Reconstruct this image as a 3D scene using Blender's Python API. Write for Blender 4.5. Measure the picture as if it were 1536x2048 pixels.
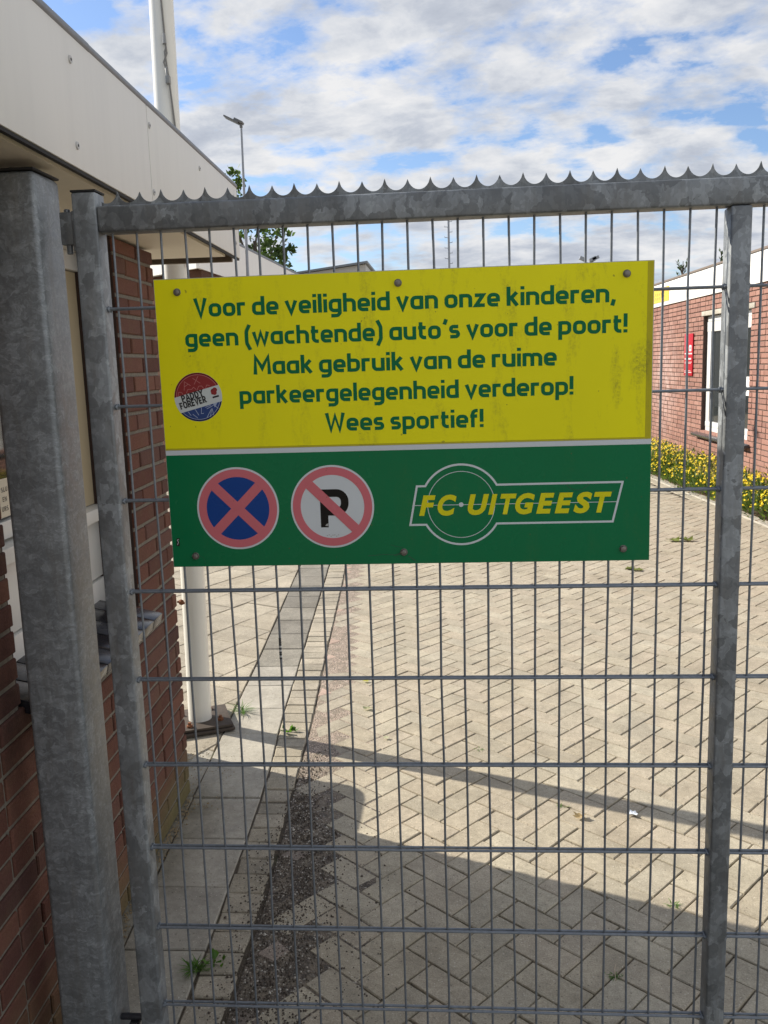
import bpy, bmesh, math, random
from mathutils import Vector, Matrix, Euler
R_ = math.radians
random.seed(11)
S = bpy.context.scene
for o in list(bpy.data.objects): bpy.data.objects.remove(o)
COL = S.collection

# ------------------------------------------------------------------ camera
YAW, PITCH, ROLL, FPX = -0.0754752, -0.1655544, -0.0314961, 1775.541
cy, sy, cp, sp, cr, sr = math.cos(YAW), math.sin(YAW), math.cos(PITCH), math.sin(PITCH), math.cos(ROLL), math.sin(ROLL)
fwd = Vector((sy*cp, cy*cp, sp)); right = Vector((cy, -sy, 0)); up = right.cross(fwd)
r2 = cr*right + sr*up; u2 = -sr*right + cr*up
cam = bpy.data.cameras.new('camera'); camo = bpy.data.objects.new('camera', cam); COL.objects.link(camo)
m = Matrix((r2, u2, -fwd)).transposed().to_4x4(); m.translation = Vector((0.674316, -1.832769, 1.622))
camo.matrix_world = m
cam.sensor_fit = 'VERTICAL'; cam.sensor_height = 36; cam.lens = FPX/2048*36
cam.clip_start = 0.05; cam.clip_end = 2000
S.camera = camo

# ------------------------------------------------------------------ world, sun, exposure
SUN_AZ, SUN_EL = -67.2, 32.0
sund = Vector((math.sin(R_(SUN_AZ))*math.cos(R_(SUN_EL)), math.cos(R_(SUN_AZ))*math.cos(R_(SUN_EL)), math.sin(R_(SUN_EL))))
sl = bpy.data.lights.new('sun', 'SUN'); sl.energy = 3.9; sl.angle = R_(0.5); sl.color = (1.0, 0.93, 0.82)
slo = bpy.data.objects.new('sun', sl); COL.objects.link(slo); slo.rotation_euler = sund.to_track_quat('Z', 'Y').to_euler(); slo.location = sund*30
S.view_settings.view_transform = 'Standard'; S.view_settings.look = 'None'; S.view_settings.exposure = 1.0; S.view_settings.gamma = 1

W = bpy.data.worlds.new('World'); S.world = W; W.use_nodes = True
class NT:
    """small helper to wire node trees"""
    def __init__(s, nt): s.nt = nt
    def n(s, t, ins=None, **kw):
        x = s.nt.nodes.new(t)
        for k, v in kw.items(): setattr(x, k, v)
        for k, v in (ins or {}).items():
            if isinstance(v, bpy.types.NodeSocket): s.nt.links.new(v, x.inputs[k])
            else: x.inputs[k].default_value = v
        return x
    def math(s, op, a, b=None, c=None, clamp=False):
        d = {0: a}
        if b is not None: d[1] = b
        if c is not None: d[2] = c
        return s.n('ShaderNodeMath', d, operation=op, use_clamp=clamp).outputs[0]
    def mix(s, f, a, b, blend='MIX'):
        x = s.n('ShaderNodeMix', data_type='RGBA', blend_type=blend, clamp_factor=True)
        for i, v in ((0, f), (6, a), (7, b)):
            if isinstance(v, bpy.types.NodeSocket): s.nt.links.new(v, x.inputs[i])
            else: x.inputs[i].default_value = v if i == 0 else (*v, 1)[:4]
        return x.outputs[2]
    def ramp(s, f, stops, interp='LINEAR'):
        x = s.n('ShaderNodeValToRGB', {0: f}); cr_ = x.color_ramp; cr_.interpolation = interp
        while len(cr_.elements) < len(stops): cr_.elements.new(.5)
        for e, (p, c) in zip(cr_.elements, stops):
            e.position = p; e.color = (c, c, c, 1) if not hasattr(c, '__len__') else (*c, 1)[:4]
        return x.outputs[0]
    def noise(s, vec, scale, detail=3, rough=.55, dist=0, out=0):
        return s.n('ShaderNodeTexNoise', {'Vector': vec, 'Scale': scale, 'Detail': detail, 'Roughness': rough, 'Distortion': dist}).outputs[out]
    def mapr(s, v, a, b, c, d):
        return s.n('ShaderNodeMapRange', {0: v, 1: a, 2: b, 3: c, 4: d}).outputs[0]

w = NT(W.node_tree); bg = W.node_tree.nodes['Background']; bg.inputs[1].default_value = 0.1
sky = w.n('ShaderNodeTexSky', sky_type='NISHITA', sun_disc=False, sun_elevation=R_(SUN_EL), sun_rotation=R_(SUN_AZ), air_density=1.0, dust_density=.6, ozone_density=1.6)
tc = w.n('ShaderNodeTexCoord').outputs['Generated']
xyz = w.n('ShaderNodeSeparateXYZ', {0: tc})
den = w.math('ADD', w.math('MAXIMUM', xyz.outputs[2], 0.0), 0.22)
pv = w.n('ShaderNodeCombineXYZ', {0: w.math('DIVIDE', xyz.outputs[0], den), 1: w.math('DIVIDE', xyz.outputs[1], den), 2: 0.37}).outputs[0]
mp = w.n('ShaderNodeMapping', {0: pv, 1: (3.1, 1.7, 0), 2: (0, 0, R_(24)), 3: (1.0, 1.15, 1)}).outputs[0]
n1 = w.noise(mp, 3.1, 10, .58, .15)
n2 = w.noise(mp, 13.0, 8, .65, .3)
n3 = w.noise(mp, 0.9, 2, .5)
vb = w.n('ShaderNodeTexVoronoi', {'Vector': w.n('ShaderNodeVectorMath', {0: mp, 1: w.n('ShaderNodeVectorMath', {0: w.noise(mp, 6, 4, .6, out=1), 'Scale': .16}, operation='SCALE').outputs[0]}, operation='ADD').outputs[0], 'Scale': 7.5, 'Smoothness': .6}, feature='SMOOTH_F1').outputs['Distance']
back = w.n('ShaderNodeVectorMath', {0: tc, 1: tuple(-sund)}, operation='DOT_PRODUCT').outputs['Value']   # clouds opposite the sun are lit full on; boosted out of view to add fill
cov = w.math('ADD', w.math('ADD', w.math('MULTIPLY', n1, .72), w.math('MULTIPLY', n2, .20)), w.math('MULTIPLY', w.math('SUBTRACT', n3, .5), .30))
cov = w.math('ADD', cov, w.math('MULTIPLY', w.math('SUBTRACT', .5, vb), .20))
cov = w.math('ADD', cov, w.math('MULTIPLY', w.math('MAXIMUM', w.math('MULTIPLY', xyz.outputs[1], -1), 0), .10))
cov = w.math('ADD', cov, w.math('MULTIPLY', w.math('ADD', xyz.outputs[0], .05), .16))
mask = w.ramp(cov, [(.39, 0), (.445, .55), (.51, 1)])
mask = w.math('MULTIPLY', mask, w.mapr(xyz.outputs[2], -.02, .03, 0, 1))
nb = w.noise(w.n('ShaderNodeMapping', {0: mp, 1: (.05, .07, 0)}).outputs[0], 4.2, 9, .62, .2)
ccol = w.ramp(w.math('ADD', w.math('MULTIPLY', nb, .70), w.math('MULTIPLY', cov, .38)), [(.46, (4.35, 4.35, 4.4)), (.55, (3.6, 3.72, 3.95)), (.63, (2.75, 2.95, 3.35)), (.75, (2.1, 2.3, 2.75))])
ccol = w.mix(1.0, ccol, w.ramp(back, [(.0, 1.0), (.8, 1.58)]), 'MULTIPLY')
skc = w.mix(1.0, sky.outputs[0], (0.66, 0.72, 0.84), 'MULTIPLY')
W.node_tree.links.new(w.mix(mask, skc, ccol), bg.inputs[0])

# ------------------------------------------------------------------ mesh helpers
class MB:
    def __init__(s): s.v = []; s.f = []; s.mi = []
    def add(s, vs, fs, mi=0):
        b = len(s.v); s.v += [tuple(x) for x in vs]; s.f += [tuple(b+i for i in q) for q in fs]; s.mi += [mi]*len(fs); return s
    def box(s, x0, x1, y0, y1, z0, z1, mi=0, M=None):
        vs = [Vector((x, y, z)) for z in (z0, z1) for y in (y0, y1) for x in (x0, x1)]
        if M: vs = [M @ q for q in vs]
        return s.add(vs, [(0, 2, 3, 1), (4, 5, 7, 6), (0, 1, 5, 4), (2, 6, 7, 3), (0, 4, 6, 2), (1, 3, 7, 5)], mi)
    def tube(s, pts, rad, n=8, mi=0, cap=True):
        pts = [Vector(p) for p in pts]; rad = rad if hasattr(rad, '__len__') else [rad]*len(pts)
        vs = []; fs = []; pu = None
        for i, p in enumerate(pts):
            d = (pts[min(i+1, len(pts)-1)]-pts[max(i-1, 0)]).normalized()
            if pu is None: pu = d.orthogonal().normalized()
            pu = (pu - d*pu.dot(d)).normalized(); pw = d.cross(pu)
            vs += [p + rad[i]*(math.cos(2*math.pi*k/n)*pu + math.sin(2*math.pi*k/n)*pw) for k in range(n)]
        for i in range(len(pts)-1):
            for k in range(n): fs.append((i*n+k, i*n+(k+1) % n, (i+1)*n+(k+1) % n, (i+1)*n+k))
        if cap: fs += [tuple(range(n-1, -1, -1)), tuple((len(pts)-1)*n+k for k in range(n))]
        return s.add(vs, fs, mi)
    def prism(s, poly, fn, d0, d1, mi=0, side=True):
        """poly: 2-D outline; fn(a,b,d) gives the 3-D point"""
        n = len(poly); vs = [fn(a, b, d0) for a, b in poly]+[fn(a, b, d1) for a, b in poly]
        fs = [tuple(range(n-1, -1, -1)), tuple(range(n, 2*n))]
        if side: fs += [(k, (k+1) % n, n+(k+1) % n, n+k) for k in range(n)]
        return s.add(vs, fs, mi)
    def ring(s, poly, hole, fn, d0, d1, mi=0):
        n = len(poly); vs = [fn(a, b, d) for d in (d0, d1) for q in (poly, hole) for a, b in q]; fs = []
        for k in range(n):
            j = (k+1) % n
            fs += [(k, j, n+j, n+k)[::-1], (2*n+k, 2*n+j, 3*n+j, 3*n+k), (k, j, 2*n+j, 2*n+k), (n+k, 3*n+k, 3*n+j, n+j)]
        return s.add(vs, fs, mi)
    def build(s, name, mats, parent=None, smooth=False, bevel=0, seg=2, loc=None):
        me = bpy.data.meshes.new(name); me.from_pydata([tuple(x) for x in s.v], [], s.f)
        mats = mats if isinstance(mats, (list, tuple)) else [mats]
        for x in mats: me.materials.append(x)
        me.polygons.foreach_set('material_index', s.mi)
        bm = bmesh.new(); bm.from_mesh(me)
        if bevel:
            bmesh.ops.bevel(bm, geom=[e for e in bm.edges if len(e.link_faces) == 2 and e.calc_face_angle(0) > .5], offset=bevel, segments=seg, affect='EDGES', profile=.5)
        bmesh.ops.recalc_face_normals(bm, faces=bm.faces)
        bm.to_mesh(me); bm.free()
        if smooth or bevel:
            me.polygons.foreach_set('use_smooth', [True]*len(me.polygons))
            me.set_sharp_from_angle(angle=R_(40))
        o = bpy.data.objects.new(name, me); COL.objects.link(o)
        if parent: o.parent = parent
        if loc: o.location = loc
        return o
def tag(o, label=None, cat=None, group=None, kind=None):
    if label: o['label'] = label
    if cat: o['category'] = cat
    if group: o['group'] = group
    if kind: o['kind'] = kind
    return o
def thing(name, label, cat, loc=(0, 0, 0), rz=0, group=None):
    o = bpy.data.objects.new(name, None); COL.objects.link(o); o.location = loc; o.rotation_euler = (0, 0, rz); o.empty_display_size = .1
    return tag(o, label, cat, group)
def circ(cx, cz, r, n=64, a0=0): return [(cx+r*math.cos(a0+2*math.pi*k/n), cz+r*math.sin(a0+2*math.pi*k/n)) for k in range(n)]

# ------------------------------------------------------------------ materials
def mat(name, rough=.6, metal=0, spec=.5):
    M = bpy.data.materials.new(name); M.use_nodes = True; t = NT(M.node_tree); b = M.node_tree.nodes['Principled BSDF']
    b.inputs['Roughness'].default_value = rough; b.inputs['Metallic'].default_value = metal; b.inputs['Specular IOR Level'].default_value = spec
    def link(k, v):
        if isinstance(v, bpy.types.NodeSocket): M.node_tree.links.new(v, b.inputs[k])
        else: b.inputs[k].default_value = v
    t.set = link; t.obj = t.n('ShaderNodeTexCoord').outputs['Object']; t.geo = t.n('ShaderNodeNewGeometry'); t.pos = t.geo.outputs['Position']; t.rnd = t.geo.outputs['Random Per Island']
    def bump(h, strength=.3, dist=.002): link('Normal', t.n('ShaderNodeBump', {'Height': h, 'Strength': strength, 'Distance': dist}).outputs[0])
    t.bump = bump
    return M, t
def plain(name, col, rough=.6, metal=0, var=.12, scale=30, spec=.5, bump=0):
    M, t = mat(name, rough, metal, spec)
    n = t.noise(t.pos, scale, 4)
    t.set('Base Color', t.mix(n, tuple(c*(1-var) for c in col), tuple(min(1, c*(1+var)) for c in col)))
    if bump: t.bump(n, bump)
    return M

def galvanised(name, base=.30, contrast=1.0, scale=38, stretch=(1, 1, .75), streak=0):
    M, t = mat(name, .5, .3)
    wob = t.noise(t.pos, 26, 3, .6, out=1)
    v = t.n('ShaderNodeVectorMath', {0: t.pos, 1: t.n('ShaderNodeVectorMath', {0: wob, 'Scale': .05}, operation='SCALE').outputs[0]}, operation='ADD').outputs[0]
    v = t.n('ShaderNodeMapping', {0: v, 3: stretch}).outputs[0]
    vo = t.n('ShaderNodeTexVoronoi', {'Vector': v, 'Scale': scale}, feature='F1')
    cell = t.n('ShaderNodeSeparateColor', {0: vo.outputs['Color']}).outputs[0]
    big = t.noise(t.pos, 9, 4, .6)
    fine = t.noise(t.n('ShaderNodeMapping', {0: t.pos, 3: (1, 1, .12)}).outputs[0], 240, 3)
    c = t.ramp(cell, [(0, .70), (.46, .78), (.5, 1.0), (.74, 1.05), (.76, 1.26), (1, 1.34)], 'LINEAR')
    c = t.mix(contrast, (1, 1, 1), c)
    c = t.mix(1, c, t.ramp(big, [(.3, .78), (.7, 1.15)]), 'MULTIPLY')
    c = t.mix(1, c, t.ramp(fine, [(.3, .94), (.7, 1.05)]), 'MULTIPLY')
    vo2 = t.n('ShaderNodeTexVoronoi', {'Vector': v, 'Scale': scale*2.7}, feature='F1'); cell2 = t.n('ShaderNodeSeparateColor', {0: vo2.outputs['Color']}).outputs[0]
    c = t.mix(1, c, t.ramp(cell2, [(0, .88), (.7, 1.02), (.72, 1.12), (1, 1.16)]), 'MULTIPLY')
    run = t.ramp(t.noise(t.n('ShaderNodeMapping', {0: t.pos, 3: (60, 60, 2.5)}).outputs[0], 1.0, 4, .6), [(.58, 0), (.75, .35)])
    c = t.mix(run, c, t.mix(1, c, (1.45, 1.42, 1.36), 'MULTIPLY'))
    dirt = t.ramp(t.noise(t.n('ShaderNodeMapping', {0: t.pos, 3: (3, 3, .5)}).outputs[0], 11, 5, .65), [(.5, 0), (.75, .55)])
    c = t.mix(1, c, (base*.93, base*1.0, base*1.035), 'MULTIPLY')
    c = t.mix(dirt, c, (.20*base/.3, .19*base/.3, .17*base/.3))
    t.set('Base Color', c)
    t.set('Roughness', t.mapr(cell, 0, 1, .40, .60))
    t.bump(t.noise(t.pos, 90, 3), .12, .0015)
    return M
GALV = galvanised('galvanised_steel', .215, .9, 40); GALVL = galvanised('galvanised_steel_light', .255, .75, 40)
GALVP = galvanised('galvanised_post', .245, .5, 58, (1, 1, 1.7))
GALVW, t = mat('galvanised_wire', .5, .5)
t.set('Base Color', t.mix(t.noise(t.pos, 130, 3), (.13, .147, .168), (.26, .285, .31))); t.bump(t.noise(t.pos, 300, 2), .2, .001)
BOLT = plain('bolt_steel', (.20, .185, .165), .45, .7, .35, 200)
DARK = plain('dark_gap', (.015, .015, .015), .8)
BLACKP = plain('black_plastic', (.02, .02, .024), .4)

def brick_mat(name, cols, moss=False, bloom=False):
    M, t = mat(name, .88, 0, .25)
    ns = t.noise(t.pos, 160, 5, .7); nm = t.noise(t.pos, 26, 4, .6)
    c = t.ramp(t.rnd, [(i/(len(cols)-1), q) for i, q in enumerate(cols)])
    c = t.mix(t.math('MULTIPLY', nm, .55), c, t.mix(1, c, (.62, .58, .58), 'MULTIPLY'))
    c = t.mix(1, c, t.ramp(ns, [(.25, .72), (.75, 1.2)]), 'MULTIPLY')
    if bloom:   # lime bloom on the wall
        z = t.n('ShaderNodeSeparateXYZ', {0: t.obj})
        d = t.n('ShaderNodeVectorMath', {0: t.obj, 1: (4.3, 12.15, 1.25)}, operation='SUBTRACT').outputs[0]
        d = t.n('ShaderNodeVectorMath', {0: t.n('ShaderNodeMapping', {0: d, 3: (0, 1.1, .95)}).outputs[0]}, operation='LENGTH').outputs['Value']
        f = t.math('MULTIPLY', t.mapr(d, .25, 1.0, .6, 0), t.ramp(t.noise(t.pos, 5, 5, .6), [(.35, 0), (.6, 1)]))
        c = t.mix(f, c, (.52, .40, .36))
    if moss:
        z = t.n('ShaderNodeSeparateXYZ', {0: t.pos})
        f = t.math('MULTIPLY', t.mapr(z.outputs[2], .02, .24, 1, 0), t.mapr(z.outputs[1], .3, 1.2, .45, 1))
        f = t.math('MULTIPLY', t.math('ADD', f, t.math('MULTIPLY', t.math('SUBTRACT', t.noise(t.pos, 14, 5), .5), .6)), 1.15, clamp=True)
        c = t.mix(f, c, t.mix(t.noise(t.pos, 60, 3), (.10, .085, .035), (.19, .16, .075)))
        # darker patch under the window sill
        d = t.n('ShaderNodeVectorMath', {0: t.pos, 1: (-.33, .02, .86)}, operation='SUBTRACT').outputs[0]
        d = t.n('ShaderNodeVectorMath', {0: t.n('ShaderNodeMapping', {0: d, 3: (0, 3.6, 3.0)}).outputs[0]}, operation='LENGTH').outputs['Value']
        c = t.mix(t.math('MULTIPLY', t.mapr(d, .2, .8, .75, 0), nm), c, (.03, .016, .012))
    t.set('Base Color', c)
    t.bump(t.math('ADD', ns, t.math('MULTIPLY', nm, .8)), .55, .004)
    return M
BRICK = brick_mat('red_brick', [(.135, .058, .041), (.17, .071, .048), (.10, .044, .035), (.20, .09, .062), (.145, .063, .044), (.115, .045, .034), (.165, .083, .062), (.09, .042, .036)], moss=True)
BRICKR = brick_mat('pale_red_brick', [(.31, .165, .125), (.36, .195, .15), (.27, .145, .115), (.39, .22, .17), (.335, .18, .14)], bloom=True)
MORT = plain('mortar', (.20, .18, .145), .95, 0, .5, 90, .2, .6)
MORTR = plain('mortar_far', (.15, .105, .085), .95, 0, .3, 40, .2, .4)  # darkened so the colour carries the shadows lying in the joints

def painted(name, col, rough=.5, streak=.12):
    M, t = mat(name, rough)
    a = t.noise(t.n('ShaderNodeMapping', {0: t.pos, 3: (6, 6, .5)}).outputs[0], 4, 5, .6); b_ = t.noise(t.pos, 55, 4)
    c = t.mix(t.ramp(a, [(.45, 0), (.75, streak*3)]), col, tuple(q*.72 for q in col))
    t.set('Base Color', t.mix(t.math('MULTIPLY', b_, streak), c, tuple(q*.8 for q in col)))
    return M
FASC = painted('fascia_board', (.70, .685, .64), .55, .05)
FASCW = painted('white_fascia', (.84, .82, .76), .5, .05)
SOFF = painted('soffit_board', (.80, .735, .60), .6, .05)
ZINC = plain('zinc_trim', (.20, .215, .235), .5, .4, .2, 40)
CREAM = painted('cream_paint', (.66, .60, .47), .5)
WPAINT = painted('white_frame_paint', (.72, .71, .67), .35, .1)
TANB = painted('tan_blind', (.46, .375, .24), .6, .05)
SILLT = plain('glazed_black_tile', (.022, .022, .026), .18, 0, .3, 60)
SILLG = plain('glazed_grey_tile', (.055, .058, .066), .22, 0, .3, 60)
POLEW = painted('pole_white', (.78, .76, .68), .25, .1)
GLASS, t = mat('window_glass', .04); t.set('Base Color', (.012, .016, .016, 1)); t.set('Specular IOR Level', .8)
INT = plain('room_green', (.045, .055, .03), .8)

def stone_paver(name, cols, spk=.35, pink=None, wear=1.1, damp=False):
    M, t = mat(name, .9, 0, .25)
    ns = t.noise(t.pos, 230, 4, .75); nm = t.noise(t.pos, 7, 4, .6); nf = t.noise(t.pos, 45, 4, .65)
    c = t.ramp(t.rnd, [(i/(len(cols)-1), q) for i, q in enumerate(cols)])
    c = t.mix(1, c, t.ramp(ns, [(.28, 1-spk), (.5, .98), (.74, 1+spk)]), 'MULTIPLY')
    c = t.mix(1, c, t.ramp(nm, [(.3, .80), (.7, 1.12)]), 'MULTIPLY')
    c = t.mix(1, c, t.ramp(nf, [(.3, .86), (.7, 1.1)]), 'MULTIPLY')
    vo = t.n('ShaderNodeTexVoronoi', {'Vector': t.pos, 'Scale': 95.0}, feature='F1')
    chip = t.math('MULTIPLY', t.math('LESS_THAN', vo.outputs['Distance'], .2), t.math('GREATER_THAN', t.n('ShaderNodeSeparateColor', {0: vo.outputs['Color']}).outputs[0], .78))
    c = t.mix(t.math('MULTIPLY', chip, .6), c, (.62, .57, .47))
    pit = t.math('MULTIPLY', t.math('LESS_THAN', vo.outputs['Distance'], .25), t.math('LESS_THAN', t.n('ShaderNodeSeparateColor', {0: vo.outputs['Color']}).outputs[0], .14))
    c = t.mix(t.math('MULTIPLY', pit, .6), c, (.13, .11, .085))
    st_ = t.ramp(t.noise(t.pos, 1.7, 6, .68, .4), [(.50, 0), (.70, .5)])
    c = t.mix(st_, c, t.mix(1, c, (.66, .63, .58), 'MULTIPLY'))
    worn = t.math('MULTIPLY', t.math('GREATER_THAN', t.math('FRACT', t.math('MULTIPLY', t.rnd, 17.3)), wear), t.ramp(ns, [(.42, 0), (.56, .75)]))
    c = t.mix(worn, c, (.16, .14, .115))
    if damp:
        sx_ = t.n('ShaderNodeSeparateXYZ', {0: t.pos})
        f = t.math('MULTIPLY', t.mapr(t.math('ADD', sx_.outputs[0], t.math('MULTIPLY', t.math('SUBTRACT', t.noise(t.pos, 6, 5, .65), .5), .28)), -.36, -.17, 1, 0), t.mapr(sx_.outputs[1], 1.25, 1.5, 1, 0))
        c = t.mix(t.math('MULTIPLY', f, .8), c, t.mix(nf, (.075, .065, .042), (.14, .125, .08)))
    if pink:
        c = t.mix(t.ramp(t.noise(t.pos, 3, 2), [(.4, 0), (.6, .6)]), c, pink)
    t.set('Base Color', c); t.bump(t.math('ADD', ns, t.math('MULTIPLY', nf, 1.4)), .5, .003)
    return M
PAVE = stone_paver('klinker_paver', [(.41, .360, .268), (.43, .383, .288), (.39, .34, .252), (.41, .356, .268), (.37, .328, .248), (.435, .39, .298), (.40, .345, .258), (.418, .362, .274), (.382, .342, .262)], wear=1.1)
TILE = stone_paver('concrete_tile', [(.37, .345, .285), (.42, .39, .325), (.34, .315, .265)], .14, damp=True)
TILED = stone_paver('dark_aggregate_tile', [(.23, .21, .175), (.27, .25, .205), (.20, .185, .155)], .4)
EDGEB = stone_paver('edging_brick', [(.38, .335, .25), (.33, .295, .23), (.42, .37, .285), (.30, .27, .21)], .35)
SLAB = stone_paver('aggregate_slab', [(.40, .35, .265), (.35, .31, .24), (.43, .38, .29)], .4)
KERB = stone_paver('kerb_concrete', [(.43, .40, .33), (.46, .42, .35)], .15)
SHARD = stone_paver('cut_block', [(.20, .165, .135), (.27, .225, .185), (.16, .135, .11), (.33, .27, .22)], .5)
GRAV, t = mat('exposed_pebbles', .85)
vo = t.n('ShaderNodeTexVoronoi', {'Vector': t.pos, 'Scale': 150.0}, feature='F1'); cc = t.n('ShaderNodeSeparateColor', {0: vo.outputs['Color']})
ns = t.noise(t.pos, 8, 4, .65)
yy = t.n('ShaderNodeSeparateXYZ', {0: t.pos}).outputs[1]
mixy = t.math('ADD', t.mapr(yy, 1.15, 1.9, 0, 1), t.math('MULTIPLY', t.math('SUBTRACT', ns, .5), 1.4), clamp=True)
peb = t.ramp(cc.outputs[0], [(0, (.085, .068, .052)), (.5, (.15, .122, .094)), (.82, (.22, .182, .14)), (.86, (.45, .41, .34)), (1, (.52, .48, .42))], 'CONSTANT')
pk = t.ramp(cc.outputs[0], [(0, (.36, .27, .205)), (.5, (.46, .36, .28)), (1, (.54, .44, .35))])
c = t.mix(mixy, peb, pk); c = t.mix(t.mapr(vo.outputs['Distance'], .35, .75, 0, .8), c, (.05, .042, .032))
t.set('Base Color', t.mix(t.ramp(t.noise(t.pos, 20, 4), [(.44, 0), (.62, .85)]), c, (.20, .165, .12))); t.bump(t.math('SUBTRACT', 1, vo.outputs['Distance']), .9, .004)
SAND, t = mat('joint_sand', .95)
c = t.mix(t.noise(t.pos, 120, 4), (.055, .043, .03), (.12, .095, .066))
g = t.ramp(t.noise(t.pos, 3.3, 5, .7), [(.56, 0), (.68, .8)])
t.set('Base Color', t.mix(g, c, (.05, .065, .02))); t.bump(t.noise(t.pos, 200, 3), .8, .004)
SOIL = plain('bed_soil', (.09, .062, .04), .95, 0, .5, 40, .2, .8)
FARG, t = mat('far_ground', .95)
bt = t.n('ShaderNodeTexBrick', {'Vector': t.pos, 'Scale': 5.0, 'Color1': (.40, .355, .27, 1), 'Color2': (.34, .30, .23, 1), 'Mortar': (.14, .12, .09, 1), 'Mortar Size': .02})
t.set('Base Color', t.mix(t.noise(t.pos, .6, 4), bt.outputs[0], t.mix(1, bt.outputs[0], (.8, .8, .78), 'MULTIPLY')))

# ------------------------------------------------------------------ ground
def tl(y):   # tile path, left edge
    return pw(y, [(-3, -.13), (0, -.258), (1.87, -.364), (2.4, -.39), (3.1, -.428), (4.9, -.544), (14, -1.10)])
def tr(y):   # tile path right edge = edging row left edge
    return pw(y, [(-3, .02), (0, -.035), (.4, -.04), (1.0, -.058), (1.5, -.078), (2.1, -.132), (2.9, -.178), (4.2, -.26), (14, -.86)])
def br(y):   # edging row right edge
    return pw(y, [(-3, .12), (0, .085), (.64, .082), (1.0, .066), (1.57, .038), (2.1, .015), (2.9, -.04), (4.5, -.135), (5.3, -.19), (14, -.73)])
def be(y):   # planting bed edge
    return pw(y, [(-3, 4.35), (5.5, 3.815), (6.82, 3.724), (8.1, 3.63), (9.2, 3.525), (10.55, 3.44), (20, 2.75)])
def pw(y, P):
    for (a, u), (b, v) in zip(P, P[1:]):
        if y <= b: return u+(v-u)*(y-a)/(b-a)
    return P[-1][1]
def slab(mb, poly, h=.05, bev=.004, top=0.0, tilt=.0012, mi=0):
    """one paver: outline (ccw), chamfered top edge, slight tilt"""
    n = len(poly); cx = sum(p[0] for p in poly)/n; cyy = sum(p[1] for p in poly)/n
    sz = max(math.hypot(x-cx, y-cyy) for x, y in poly); kt = min(8, .9/max(sz, .05)); ta, tb, dz = [max(-1.6, min(1.6, random.gauss(0, 1)))*tilt*q for q in (kt*.6, kt*.6, .8)]
    def z(x, y): return top+dz+ta*(x-cx)+tb*(y-cyy)
    vs = [(x, y, -h) for x, y in poly]+[(x, y, z(x, y)-bev) for x, y in poly]; inn = []
    for x, y in poly:
        d = math.hypot(x-cx, y-cyy); k = max(0, 1-bev*1.35/max(d, .01)); inn.append((cx+(x-cx)*k, cyy+(y-cyy)*k))
    vs += [(x, y, z(x, y)) for x, y in inn]
    fs = [tuple(2*n+k for k in range(n))]
    for k in range(n):
        j = (k+1) % n; fs += [(k, j, n+j, n+k), (n+k, n+j, 2*n+j, 2*n+k)]
    mb.add(vs, fs, mi)
def jit(poly, a=.0012): return [(x+random.uniform(-a, a), y+random.uniform(-a, a)) for x, y in poly]

g = MB()
g.add([(-400, -300, -.06), (400, -300, -.06), (400, 600, -.06), (-400, 600, -.06)], [(0, 1, 2, 3)])
tag(g.build('ground', FARG), kind='structure')
g = MB(); n_ = 60; vs = []
for i in range(n_):
    y = -2+18.5*i/(n_-1); vs += [(-6, y, -.0085), (4.6, y, -.0085)]
g.add(vs, [(2*i, 2*i+1, 2*i+3, 2*i+2) for i in range(n_-1)])
tag(g.build('joint_sand', SAND), kind='structure')

# herringbone yard
Wp, gap = .0975, .0023; ang = R_(49.0); ca, sa = math.cos(ang), math.sin(ang); O = (1.023, .252)
def off(y): return pw(y, [(-2, .16), (0, .15), (.86, .13), (1.18, .095), (1.39, .04), (2.2, .025), (15, .02)])
def herr(mb):
    for k in range(-140, 190):
        for m_ in range(-90, 110):
            ox, oy = k+2*m_, k-2*m_
            for (x0, x1, y0, y1) in ((0, 2, 0, 1), (0, 1, 1, 3)):
                px, py = (ox+(x0+x1)/2)*Wp, (oy+(y0+y1)/2)*Wp
                X, Y = O[0]+ca*px-sa*py, O[1]+sa*px+ca*py
                if Y < -1.7 or Y > 15 or X < br(Y)-.02 or X > be(Y)-.2: continue
                P = []
                for a, b in ((x0, y0), (x1, y0), (x1, y1), (x0, y1)):
                    a = (ox+a)*Wp+(gap if a == x0 else -gap); b = (oy+b)*Wp+(gap if b == y0 else -gap)
                    P.append((O[0]+ca*a-sa*b, O[1]+sa*a+ca*b))
                if min(p[0]-br(p[1])-off(p[1])*random.choice((.0, .3, .6, .9, 1)) for p in P) < .006 or max(p[0]-be(p[1]) for p in P) > -.115:
                    if X < 1 and random.random() < (.42 if Y < 1.4 else .55):     # a cut or sunken block here and there
                        Q = []
                        for c_ in range(4):
                            p, q = P[c_], P[(c_+1) % 4]; dp, dq = p[0]-br(p[1])-.008, q[0]-br(q[1])-.008
                            if dp >= 0: Q.append(p)
                            if (dp >= 0) != (dq >= 0): f = dp/(dp-dq); Q.append((p[0]+f*(q[0]-p[0]), p[1]+f*(q[1]-p[1])))
                        ar = abs(sum(Q[c_][0]*Q[(c_+1) % len(Q)][1]-Q[(c_+1) % len(Q)][0]*Q[c_][1] for c_ in range(len(Q))))/2 if len(Q) > 2 else 0
                        if ar > .003: slab(cut, jit(Q, .003), .05, .004, -.001-random.random()*.003, .002)
                    continue
                slab(mb, jit(P, .0009), .05, .0028, 0, .0013)
mb = MB(); cut = MB(); herr(mb); tag(mb.build('paved_yard', PAVE), kind='structure'); tag(cut.build('cut_pavers', EDGEB), kind='structure')
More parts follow.
